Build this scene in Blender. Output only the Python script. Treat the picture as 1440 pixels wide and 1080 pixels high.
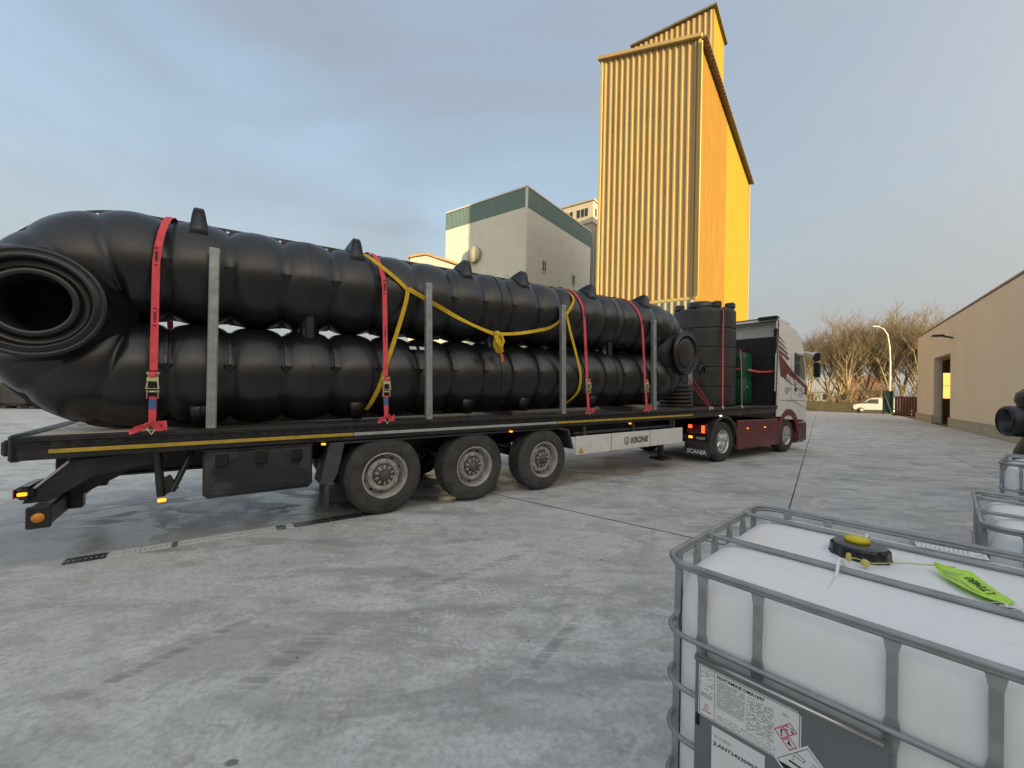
import bpy, math, random
from mathutils import Vector, Matrix
R_ = math.radians
for o in list(bpy.data.objects): bpy.data.objects.remove(o)
sc = bpy.context.scene
COL = sc.collection

# ------------------------------------------------------------------ camera
cam = bpy.data.cameras.new('camera'); camo = bpy.data.objects.new('camera', cam); COL.objects.link(camo)
cam.sensor_width = 36.0; cam.lens = 14.5; cam.clip_start = 0.05; cam.clip_end = 6000
PITCH, ROLL, CAM_H = math.atan(8/580), R_(1.4), 1.70
fw = Vector((0, math.cos(PITCH), math.sin(PITCH))); rt = Vector((1, 0, 0)); up = rt.cross(fw)
rt2 = rt*math.cos(ROLL)+up*math.sin(ROLL); up2 = up*math.cos(ROLL)-rt*math.sin(ROLL)
camo.matrix_world = Matrix(((rt2.x, up2.x, -fw.x, 0), (rt2.y, up2.y, -fw.y, 0), (rt2.z, up2.z, -fw.z, CAM_H), (0, 0, 0, 1)))
sc.camera = camo

# ------------------------------------------------------------------ light
SUN_EL = R_(6.5); SUN_AZ = math.atan2(0.55, -0.835)      # azimuth measured from +Y towards +X
D_SUN = Vector((math.sin(SUN_AZ)*math.cos(SUN_EL), math.cos(SUN_AZ)*math.cos(SUN_EL), math.sin(SUN_EL)))
sun = bpy.data.lights.new('sun', 'SUN'); sun.energy = 2.0; sun.angle = R_(0.55); sun.color = (1.0, 0.80, 0.44)
suno = bpy.data.objects.new('sun', sun); COL.objects.link(suno)
suno.rotation_euler = D_SUN.to_track_quat('Z', 'Y').to_euler(); suno.location = (60, -70, 40)

world = bpy.data.worlds.new('World'); sc.world = world; world.use_nodes = True
wn = world.node_tree.nodes; wl = world.node_tree.links; wn.clear()
w_out = wn.new('ShaderNodeOutputWorld'); w_bg = wn.new('ShaderNodeBackground'); w_sky = wn.new('ShaderNodeTexSky')
w_sky.sky_type = 'NISHITA'; w_sky.sun_disc = False; w_sky.sun_elevation = SUN_EL; w_sky.sun_rotation = SUN_AZ
w_sky.air_density = 1.0; w_sky.dust_density = 8.0; w_sky.ozone_density = 1.0; w_sky.altitude = 10
w_tc = wn.new('ShaderNodeTexCoord'); w_map = wn.new('ShaderNodeMapping'); w_map.inputs['Scale'].default_value = (1.0, 1.3, 3.2)
w_map.inputs['Rotation'].default_value = (0.1, 0.25, 0.5)
w_n = wn.new('ShaderNodeTexNoise'); w_n.inputs['Scale'].default_value = 1.5; w_n.inputs['Detail'].default_value = 6; w_n.inputs['Roughness'].default_value = 0.42
w_n.inputs['Distortion'].default_value = 0.5
w_r = wn.new('ShaderNodeValToRGB'); w_r.color_ramp.elements[0].position = 0.30; w_r.color_ramp.elements[1].position = 0.72
w_r.color_ramp.elements[0].color = (0.36, 0.36, 0.36, 1); w_r.color_ramp.elements[1].color = (0.90, 0.90, 0.90, 1)
w_mix = wn.new('ShaderNodeMixRGB'); w_mix.inputs['Color2'].default_value = (.92, .98, 1.05, 1)   # thin cloud veil
wl.new(w_tc.outputs['Generated'], w_map.inputs['Vector']); wl.new(w_map.outputs['Vector'], w_n.inputs['Vector'])
wl.new(w_n.outputs['Fac'], w_r.inputs['Fac']); wl.new(w_r.outputs['Color'], w_mix.inputs['Fac'])
wl.new(w_sky.outputs['Color'], w_mix.inputs['Color1'])
# veil brightened and warmed towards the sun, added fill light for the shaded yard
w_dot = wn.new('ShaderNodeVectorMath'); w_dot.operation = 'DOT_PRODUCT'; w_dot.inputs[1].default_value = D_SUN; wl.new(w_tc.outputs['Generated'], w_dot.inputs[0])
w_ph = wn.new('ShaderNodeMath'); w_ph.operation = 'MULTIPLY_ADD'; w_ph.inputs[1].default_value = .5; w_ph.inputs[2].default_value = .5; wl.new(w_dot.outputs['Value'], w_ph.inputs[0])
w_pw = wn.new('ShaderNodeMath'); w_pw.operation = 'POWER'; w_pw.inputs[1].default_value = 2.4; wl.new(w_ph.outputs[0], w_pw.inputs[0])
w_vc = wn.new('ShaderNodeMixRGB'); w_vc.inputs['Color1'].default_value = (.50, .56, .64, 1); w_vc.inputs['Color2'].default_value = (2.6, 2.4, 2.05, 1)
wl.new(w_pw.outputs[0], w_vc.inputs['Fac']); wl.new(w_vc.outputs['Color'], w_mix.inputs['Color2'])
w_sep = wn.new('ShaderNodeSeparateXYZ'); wl.new(w_tc.outputs['Generated'], w_sep.inputs[0])                 # even haze all round the horizon
w_hz = wn.new('ShaderNodeValToRGB'); w_hz.color_ramp.elements[0].position = 0.0; w_hz.color_ramp.elements[1].position = 0.46
w_hz.color_ramp.elements[0].color = (.92, .92, .92, 1); w_hz.color_ramp.elements[1].color = (0, 0, 0, 1); w_hz.color_ramp.interpolation = 'EASE'
wl.new(w_sep.outputs['Z'], w_hz.inputs['Fac'])
w_mix2 = wn.new('ShaderNodeMixRGB'); w_mix2.inputs['Color2'].default_value = (.715, .735, .735, 1)
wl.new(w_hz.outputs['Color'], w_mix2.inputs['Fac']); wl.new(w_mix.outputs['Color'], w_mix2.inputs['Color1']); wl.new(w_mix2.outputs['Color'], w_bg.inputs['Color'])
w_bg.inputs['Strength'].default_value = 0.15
wl.new(w_bg.outputs['Background'], w_out.inputs['Surface'])
sc.view_settings.view_transform = 'Standard'; sc.view_settings.look = 'None'
sc.view_settings.exposure = 2.18; sc.view_settings.gamma = 1.0; sc.view_settings.use_curve_mapping = False

# ------------------------------------------------------------------ frames
FW = Matrix.Identity(4)
FT = Matrix.Translation((-1.64, 5.46, 0)) @ Matrix.Rotation(R_(35.2), 4, 'Z')               # truck: s forward, d away from the camera side, z up
FR = FT @ Matrix.Translation((0, 0, 1.224)) @ Matrix.Rotation(R_(-0.945), 4, 'Y')            # trailer deck (top of deck = 0)
FK = FR @ Matrix.Translation((-1.75, 0, 1.185)) @ Matrix.Rotation(R_(-0.72), 4, 'Y') @ Matrix.Translation((1.75, 0, 0))
FG = Matrix.Rotation(math.atan2(-.6, .8), 4, 'Z')                                            # the site's grid
FI = Matrix.Translation((0.53, 1.38, 0)) @ Matrix.Rotation(R_(-46.6), 4, 'Z')                # near container

# ------------------------------------------------------------------ materials
class NT:
    def __init__(s, name):
        s.m = bpy.data.materials.new(name); s.m.use_nodes = True
        s.t = s.m.node_tree; s.b = s.t.nodes['Principled BSDF']
    def n(s, t, **k):
        x = s.t.nodes.new(t)
        for a, v in k.items():
            if hasattr(x, a): setattr(x, a, v)
        return x
    def put(s, sock, v):
        if v is None: return
        if hasattr(v, 'is_linked') or hasattr(v, 'links'): s.t.links.new(v, sock)
        else:
            if isinstance(v, (tuple, list)) and len(v) == 3 and sock.type == 'RGBA': v = (*v, 1)
            sock.default_value = v
    def pos(s): return s.n('ShaderNodeNewGeometry').outputs['Position']
    def obj(s): return s.n('ShaderNodeTexCoord').outputs['Object']
    def map(s, v, rot=0, scale=(1, 1, 1), loc=(0, 0, 0)):
        x = s.n('ShaderNodeMapping'); s.put(x.inputs['Vector'], v)
        x.inputs['Rotation'].default_value = (0, 0, rot); x.inputs['Scale'].default_value = scale; x.inputs['Location'].default_value = loc
        return x.outputs['Vector']
    def noise(s, v, scale, detail=4, rough=.55, dist=0):
        x = s.n('ShaderNodeTexNoise'); s.put(x.inputs['Vector'], v)
        x.inputs['Scale'].default_value = scale; x.inputs['Detail'].default_value = detail
        x.inputs['Roughness'].default_value = rough; x.inputs['Distortion'].default_value = dist
        return x.outputs['Fac']
    def ramp(s, f, stops):
        x = s.n('ShaderNodeValToRGB'); s.put(x.inputs['Fac'], f); e = x.color_ramp.elements
        while len(e) < len(stops): e.new(0.5)
        for q, (p, c) in zip(e, stops):
            q.position = p; q.color = (c, c, c, 1) if isinstance(c, (int, float)) else (*c, 1)
        return x.outputs['Color']
    def mix(s, f, a, b, mode='MIX'):
        x = s.n('ShaderNodeMixRGB'); x.blend_type = mode
        s.put(x.inputs['Fac'], f); s.put(x.inputs['Color1'], a); s.put(x.inputs['Color2'], b); return x.outputs['Color']
    def math(s, op, a, b=None, c=None):
        x = s.n('ShaderNodeMath'); x.operation = op; s.put(x.inputs[0], a)
        if b is not None: s.put(x.inputs[1], b)
        if c is not None: s.put(x.inputs[2], c)
        return x.outputs[0]
    def sep(s, v):
        x = s.n('ShaderNodeSeparateXYZ'); s.put(x.inputs[0], v); return x.outputs
    def bump(s, h, strength=.2, dist=.01):
        x = s.n('ShaderNodeBump'); s.put(x.inputs['Height'], h); x.inputs['Strength'].default_value = strength; x.inputs['Distance'].default_value = dist
        s.put(s.b.inputs['Normal'], x.outputs['Normal'])
    def done(s, col=None, rough=None, metal=None, spec=None):
        s.put(s.b.inputs['Base Color'], col); s.put(s.b.inputs['Roughness'], rough); s.put(s.b.inputs['Metallic'], metal)
        s.put(s.b.inputs['Specular IOR Level'], spec); return s.m

def mat(name, col, rough=.5, metal=0, var=.15, scale=6, bump=0, bscale=40, spec=None, dirt=None):
    """plain procedural surface: colour with a little mottling, uneven gloss, optional fine relief and dirt"""
    t = NT(name); v = t.obj()
    f = t.noise(v, scale, 5, .6)
    lo = tuple(max(0, c*(1-var)) for c in col); hi = tuple(min(1, c*(1+var)) for c in col)
    c = t.ramp(f, [(.3, lo), (.7, hi)])
    if dirt:
        g = t.ramp(t.noise(v, scale*.6, 8, .7, .6), [(.45, 0), (.75, dirt[1])]); c = t.mix(g, c, dirt[0])
    r = t.ramp(t.noise(v, scale*1.7, 4, .6), [(.3, max(.03, rough*.8)), (.75, min(1, rough*1.2))])
    if bump: t.bump(t.noise(v, bscale, 4, .6), bump, .006)
    return t.done(c, r, metal, spec)

def emit(name, col, strength):
    t = NT(name); t.b.inputs['Base Color'].default_value = (*col, 1)
    t.b.inputs['Emission Color'].default_value = (*col, 1); t.b.inputs['Emission Strength'].default_value = strength; return t.m

M = {}
# poured concrete of the yard: all in world coordinates, so that slabs share one weathering
def concrete():
    t = NT('yard_concrete'); p = t.pos()
    big = t.noise(p, .22, 5, .6, .4); mid = t.noise(p, 1.3, 7, .65, .3); fine = t.noise(p, 26, 5, .7)
    c = t.ramp(big, [(.28, (.575, .575, .555)), (.5, (.675, .672, .648)), (.72, (.745, .74, .715))])
    c = t.mix(t.ramp(mid, [(.38, .0), (.68, .6)]), c, (.44, .434, .412))
    # pale dried streaks and dark tyre smears along the driving directions
    for rot, sx, sy, lo, hi, col, amt in ((-1.0, .6, 1.7, .53, .70, (.24, .242, .242), .85), (-1.3, .6, 2.4, .56, .7, (.27, .27, .268), .7), (-.9, .6, 1.5, .57, .75, (.66, .66, .65), .6), (.35, .8, 1.8, .6, .72, (.26, .26, .255), .6)):
        v = t.map(p, rot, (sx, sy, 1)); c = t.mix(t.ramp(t.noise(v, 1.0, 6, .62, .8), [(lo, 0), (hi, amt)]), c, col)
    # worn patches with ragged edges
    c = t.mix(t.ramp(t.noise(t.map(p, -1.0, (.9, 1.3, 1), (2, 9, 0)), 1.2, 9, .68, .7), [(.53, 0), (.58, .42), (.75, .65)]), c, (.37, .365, .345))
    c = t.mix(t.ramp(t.noise(t.map(p, -1.2, (1.2, 1.7, 1), (5, 1, 0)), 1.7, 9, .7, .7), [(.57, 0), (.61, .4), (.8, .55)]), c, (.30, .298, .285))
    c = t.mix(t.ramp(t.noise(t.map(p, -1.1, (.8, 1.1, 1), (11, 4, 0)), 1.5, 9, .7, .6), [(.56, 0), (.60, .45)]), c, (.74, .735, .71))
    c = t.mix(t.ramp(t.noise(t.map(p, -.9, (1, 1.25, 1), (4, 6, 0)), 1.9, 12, .66, .3), [(.545, 0), (.56, .34), (.7, .5)]), c, (.40, .40, .392))
    c = t.mix(t.ramp(t.noise(t.map(p, -.4, (1, 1.2, 1), (14, 2, 0)), 2.7, 12, .68, .3), [(.565, 0), (.58, .3), (.7, .4)]), c, (.80, .80, .785))
    # bluish grey dust patches
    c = t.mix(t.ramp(t.noise(t.map(p, .2, (1, 1, 1), (7, 3, 0)), .55, 8, .7, 1.2), [(.5, 0), (.68, .5)]), c, (.66, .672, .658))
    c = t.mix(t.ramp(fine, [(.36, .4), (.55, 0)]), c, (.27, .27, .262))
    # tread prints: bands of chevrons crossing the foreground
    x, y, z = t.sep(p)
    for ang, off, half, a0, a1, fr_, amt in ((51, 2.36, .085, .6, 4.6, 120., .34), (50, 2.04, .06, .9, 4.0, 120., .32), (86, .32, .07, 2.2, 4.4, 95., .26), (6, 2.2, .055, -3.4, .2, 62., .26)):
        ca, sa = math.cos(R_(ang)), math.sin(R_(ang))
        al = t.math('ADD', t.math('MULTIPLY', x, ca), t.math('MULTIPLY', y, sa))
        ac = t.math('SUBTRACT', t.math('SUBTRACT', t.math('MULTIPLY', y, ca), t.math('MULTIPLY', x, sa)), off)
        aa = t.math('ABSOLUTE', ac)
        band = t.math('LESS_THAN', aa, half)
        rng = t.math('MULTIPLY', t.math('GREATER_THAN', al, a0), t.math('LESS_THAN', al, a1))
        ch = t.math('SINE', t.math('ADD', t.math('MULTIPLY', al, fr_), t.math('MULTIPLY', aa, fr_*.7)))
        ch = t.ramp(t.math('ADD', ch, t.math('MULTIPLY', t.math('SUBTRACT', t.noise(p, 14, 4, .7), .5), 2.0)), [(.0, 0), (1.0, 1)])
        gate = t.ramp(t.noise(p, 1.9, 5, .65), [(.36, 0), (.56, amt)])
        m = t.math('MULTIPLY', t.math('MULTIPLY', band, rng), t.math('MULTIPLY', ch, gate))
        c = t.mix(m, c, (.27, .27, .27))
    # dragged rubber smears
    for ang, off, half, a0, a1 in ((66, 2.28, .10, 1.4, 2.3), (58, 1.2, .05, 2.0, 3.1), (44, 3.0, .06, 1.6, 3.4), (60, 3.1, .05, .6, 1.9)):
        ca, sa = math.cos(R_(ang)), math.sin(R_(ang))
        al = t.math('ADD', t.math('MULTIPLY', x, ca), t.math('MULTIPLY', y, sa)); ac = t.math('SUBTRACT', t.math('SUBTRACT', t.math('MULTIPLY', y, ca), t.math('MULTIPLY', x, sa)), off)
        edge = t.ramp(t.math('DIVIDE', t.math('ABSOLUTE', ac), half), [(.55, 1), (1, 0)])
        ends = t.ramp(t.math('DIVIDE', t.math('ABSOLUTE', t.math('SUBTRACT', al, (a0+a1)/2)), (a1-a0)/2), [(.5, 1), (1, 0)])
        ln = t.ramp(t.noise(t.map(p, R_(-ang), (.7, 26, 1), (off, 0, 0)), 1.0, 4, .6), [(.42, 0), (.56, .62)])
        c = t.mix(t.math('MULTIPLY', t.math('MULTIPLY', edge, ends), ln), c, (.23, .235, .235))
    # oil drips
    for ox, oy, r in ((-1.21, 1.87, .03), (.95, 4.2, .03), (2.3, 4.6, .03)):
        dd = t.math('ADD', t.math('POWER', t.math('SUBTRACT', x, ox), 2.0), t.math('POWER', t.math('MULTIPLY', t.math('SUBTRACT', y, oy), 1.5), 2.0))
        dd = t.math('ADD', t.math('SQRT', dd), t.math('MULTIPLY', t.math('SUBTRACT', mid, .5), .22))
        c = t.mix(t.ramp(t.math('DIVIDE', dd, r), [(.55, .75), (1.0, 0)]), c, (.085, .087, .09))
    # damp strip along the trailer side beyond the gutter
    ca, sa = math.cos(R_(35.2)), math.sin(R_(35.2))
    dloc = t.math('SUBTRACT', t.math('SUBTRACT', t.math('MULTIPLY', y, ca), t.math('MULTIPLY', x, sa)), 5.407)
    sloc = t.math('ADD', t.math('MULTIPLY', x, ca), t.math('MULTIPLY', y, sa))
    wn_ = t.math('MULTIPLY', t.math('SUBTRACT', t.noise(p, .8, 6, .6, .5), .5), .7)
    wet = t.math('MULTIPLY', t.ramp(t.math('ADD', dloc, wn_), [(.12, 0), (.3, 1)]), t.ramp(t.math('SUBTRACT', 3.4, t.math('ADD', dloc, wn_)), [(.1, 0), (.9, 1)]))
    wet = t.math('MULTIPLY', wet, t.ramp(t.math('MULTIPLY', t.math('SUBTRACT', 9.5, sloc), .2), [(.0, 0), (.9, 1)]))
    c = t.mix(t.math('MULTIPLY', wet, .6), c, (.17, .17, .168))
    r = t.mix(wet, t.ramp(mid, [(.3, .62), (.7, .85)]), t.ramp(t.noise(p, 2.2, 4, .6), [(.35, .28), (.65, .55)]))
    pud = t.math('MULTIPLY', t.ramp(t.noise(t.map(p, -.5, (1, 1.6, 1), (3, 8, 0)), .9, 7, .6, .4), [(.50, 0), (.56, 1)]), wet)
    r = t.mix(pud, r, (.07, .07, .07)); c = t.mix(t.math('MULTIPLY', pud, .45), c, (.10, .10, .10))
    # grit and crumbs
    vo = t.n('ShaderNodeTexVoronoi'); t.put(vo.inputs['Vector'], p); vo.inputs['Scale'].default_value = 5.5
    sel = t.math('GREATER_THAN', t.sep(vo.outputs['Color'])[0], .80)
    c = t.mix(t.math('MULTIPLY', t.math('MULTIPLY', t.math('LESS_THAN', vo.outputs['Distance'], .055), sel), .75), c, (.13, .125, .115))
    t.bump(t.math('ADD', t.noise(p, 55, 5, .7), t.math('MULTIPLY', mid, .8)), .22, .01)
    return t.done(c, r, 0, .45)
M['concrete'] = concrete()

def asphalt():
    t = NT('road_asphalt'); p = t.pos()
    c = t.ramp(t.noise(p, .5, 6, .6), [(.3, (.085, .085, .085)), (.7, (.13, .128, .122))])
    t.bump(t.noise(p, 30, 4, .7), .3, .02); return t.done(c, .85)
M['asphalt'] = asphalt()
def far_ground():
    t = NT('far_field'); p = t.pos()
    c = t.ramp(t.noise(p, .08, 8, .65), [(.3, (.10, .105, .05)), (.55, (.17, .15, .085)), (.75, (.22, .2, .13))])
    return t.done(c, .95)
M['field'] = far_ground()

def hdpe():
    t = NT('black_polyethylene'); v = t.obj()
    f = t.noise(v, 1.6, 6, .6, .4)
    c = t.ramp(f, [(.3, (.005, .0055, .007)), (.7, (.010, .011, .013))])
    c = t.mix(t.ramp(t.noise(v, 3.3, 8, .72, 1.0), [(.62, 0), (.84, .10)]), c, (.085, .085, .083))      # dust
    sc_ = t.ramp(t.noise(t.map(v, .3, (2.5, 2.5, 9)), 3.2, 8, .75, .5), [(.66, 0), (.76, .25)])
    c = t.mix(sc_, c, (.13, .13, .128))                                                             # scuffs
    r = t.ramp(t.noise(v, 2.3, 6, .65), [(.3, .26), (.7, .42)])
    t.bump(t.math('ADD', t.noise(v, 9, 4, .5), t.math('MULTIPLY', t.noise(v, 90, 3, .6), .25)), .12, .012)
    return t.done(c, r, 0, .7)
M['hdpe'] = hdpe()
M['hdpe_dull'] = mat('dusty_polyethylene', (.032, .031, .030), .55, 0, .3, 3, .15, 30, dirt=((.10, .095, .085), .4))
M['green_pe'] = mat('green_polyethylene', (.010, .085, .045), .42, 0, .2, 3, .1, 20)
M['black_paint'] = mat('black_chassis_paint', (.014, .014, .015), .42, 0, .35, 4, .1, 30, dirt=((.09, .085, .08), .35))
M['rubber'] = mat('dusty_rubber', (.045, .043, .041), .8, 0, .3, 5, .2, 50, dirt=((.13, .125, .12), .6))
M['plastic_grey'] = mat('dusty_grey_plastic', (.045, .046, .048), .55, 0, .25, 4, .1, 30, dirt=((.14, .135, .13), .5))
M['steel_rim'] = mat('road_dirty_steel', (.50, .48, .45), .5, .25, .25, 9, .1, 40, dirt=((.12, .10, .085), .6))
M['hub'] = mat('greasy_hub', (.10, .098, .095), .5, .3, .3, 12, .1, 40)
M['chrome'] = mat('polished_alloy', (.62, .61, .59), .22, .9, .12, 10)
M['galv'] = mat('galvanised_steel', (.36, .375, .375), .48, .55, .22, 9, .06, 60, dirt=((.24, .24, .235), .4))
M['galv_cage'] = mat('galvanised_tube', (.34, .355, .36), .42, .5, .18, 14, .05, 70)
M['alu'] = mat('aluminium_strip', (.52, .52, .50), .42, .5, .12, 8, dirt=((.2, .2, .19), .3))
M['yellow_tape'] = mat('yellow_marking_tape', (.50, .33, .03), .5, 0, .15, 12, dirt=((.16, .12, .05), .5))
M['white_panel'] = mat('white_side_panel', (.78, .765, .72), .4, 0, .06, 3, dirt=((.33, .31, .28), .35))
M['white_paint'] = mat('white_cab_paint', (.80, .785, .75), .28, 0, .03, 1.2, dirt=((.58, .55, .5), .15))
M['maroon'] = mat('maroon_paint', (.135, .012, .020), .3, 0, .15, 3, dirt=((.13, .07, .06), .25))
M['glass'] = mat('tinted_glass', (.10, .11, .10), .08, 0, .1, 2, spec=1.0)
M['black_gloss'] = mat('black_gloss_plastic', (.012, .012, .013), .25, 0, .2, 5)
M['black'] = mat('matt_black', (.008, .008, .008), .8, 0, .2, 5)
M['wood'] = None
def deck_wood():
    t = NT('worn_deck_plywood'); v = t.obj()
    g = t.noise(t.map(v, 0, (.6, 14, 14)), 2.2, 7, .65, .6)
    c = t.ramp(g, [(.3, (.035, .026, .02)), (.5, (.07, .055, .043)), (.7, (.12, .098, .08))])
    wear = t.ramp(t.math('DIVIDE', t.math('ADD', t.math('MULTIPLY', t.sep(v)[0], -1.0), g), 4.0), [(.66, 0), (.74, 1)])
    c = t.mix(wear, c, t.ramp(g, [(.3, (.42, .34, .26)), (.5, (.66, .59, .5)), (.7, (.84, .8, .73))]))
    c = t.mix(t.ramp(t.noise(v, 1.4, 6, .6), [(.5, 0), (.7, .5)]), c, (.12, .085, .06))
    t.bump(g, .3, .004); return t.done(c, .55)
M['wood'] = deck_wood()
def webbing(name, col):
    t = NT(name); v = t.obj()
    c = t.ramp(t.noise(v, 14, 6, .65), [(.3, tuple(q*.72 for q in col)), (.65, col)])
    c = t.mix(t.ramp(t.noise(v, 4, 6, .7), [(.6, 0), (.8, .3)]), c, (.12, .08, .07))
    t.bump(t.noise(v, 260, 2, .5), .35, .002); return t.done(c, .8)
M['red_web'] = webbing('red_webbing', (.86, .095, .115))
M['faded_web'] = webbing('faded_webbing', (.42, .16, .13))
M['yellow_web'] = webbing('yellow_webbing', (.76, .48, .02))
M['orange_web'] = webbing('orange_sleeve', (.62, .16, .05))
M['zinc'] = mat('yellow_zinc_steel', (.74, .65, .42), .32, .5, .25, 20)
M['blue_label'] = mat('blue_strap_label', (.05, .14, .30), .7, 0, .2, 20)
M['amber'] = emit('amber_lamp', (1.0, .34, .015), .5)
M['amber_off'] = mat('amber_reflector', (.75, .25, .02), .2, 0, .1, 10)
M['red_lamp'] = emit('red_tail_lamp', (1.0, .08, .02), .6)
M['white_lamp'] = emit('white_marker_lamp', (1.0, .86, .6), .7)
M['dark_red'] = mat('dark_red_lens', (.16, .006, .006), .25, 0, .1, 10)
M['paper'] = mat('white_paper', (.78, .79, .79), .6, 0, .03, 8)
M['ink'] = mat('black_ink', (.012, .012, .013), .6, 0, .05, 8)
M['ink_grey'] = mat('grey_ink', (.30, .31, .32), .6, 0, .05, 8)
M['ink_red'] = mat('red_ink', (.60, .05, .075), .6, 0, .05, 8)
M['lime'] = mat('lime_tag_paper', (.48, .82, .07), .55, 0, .05, 8)
M['yellow_cap'] = mat('yellow_plastic', (.75, .60, .015), .4, 0, .06, 10)
M['seal'] = mat('yellowed_seal', (.62, .52, .15), .4, 0, .1, 20)
M['grey_plate'] = mat('grey_steel_plate', (.185, .20, .205), .45, .25, .08, 4)
def ibc_white():
    t = NT('milky_polyethylene'); v = t.obj()
    c = t.ramp(t.noise(v, 2.2, 5, .6, .5), [(.3, (.86, .875, .87)), (.7, (.91, .915, .91))])
    c = t.mix(t.ramp(t.noise(t.map(v, 0, (6, 6, .7)), 2.0, 6, .65), [(.55, 0), (.8, .25)]), c, (.50, .50, .47))
    t.b.inputs['Subsurface Weight'].default_value = .25; t.b.inputs['Subsurface Radius'].default_value = (.05, .05, .05)
    t.bump(t.noise(v, 120, 3, .6), .06, .003); return t.done(c, t.ramp(t.noise(v, 5, 4, .6), [(.3, .34), (.7, .5)]))
M['ibc'] = ibc_white()
def print_mat(name, pitch, dens, base=(.78, .79, .79), ink=(.10, .10, .105), seed=0, axis=2):
    """lines of fine print"""
    t = NT(name); v = t.obj(); o = t.sep(v)
    ln = t.math('GREATER_THAN', t.math('FRACT', t.math('DIVIDE', o[axis], pitch)), .45)
    sv = t.map(v, 0, (1/pitch*.45, .01, 1/pitch) if axis == 2 else (1/pitch*.45, 1/pitch, .01), (seed, seed*.7, 0))
    w = t.math('GREATER_THAN', t.noise(sv, 1.0, 2, .5), 1-dens)
    c = t.mix(t.math('MULTIPLY', t.math('MULTIPLY', ln, w), .85), base, ink); return t.done(c, .6)
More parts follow.
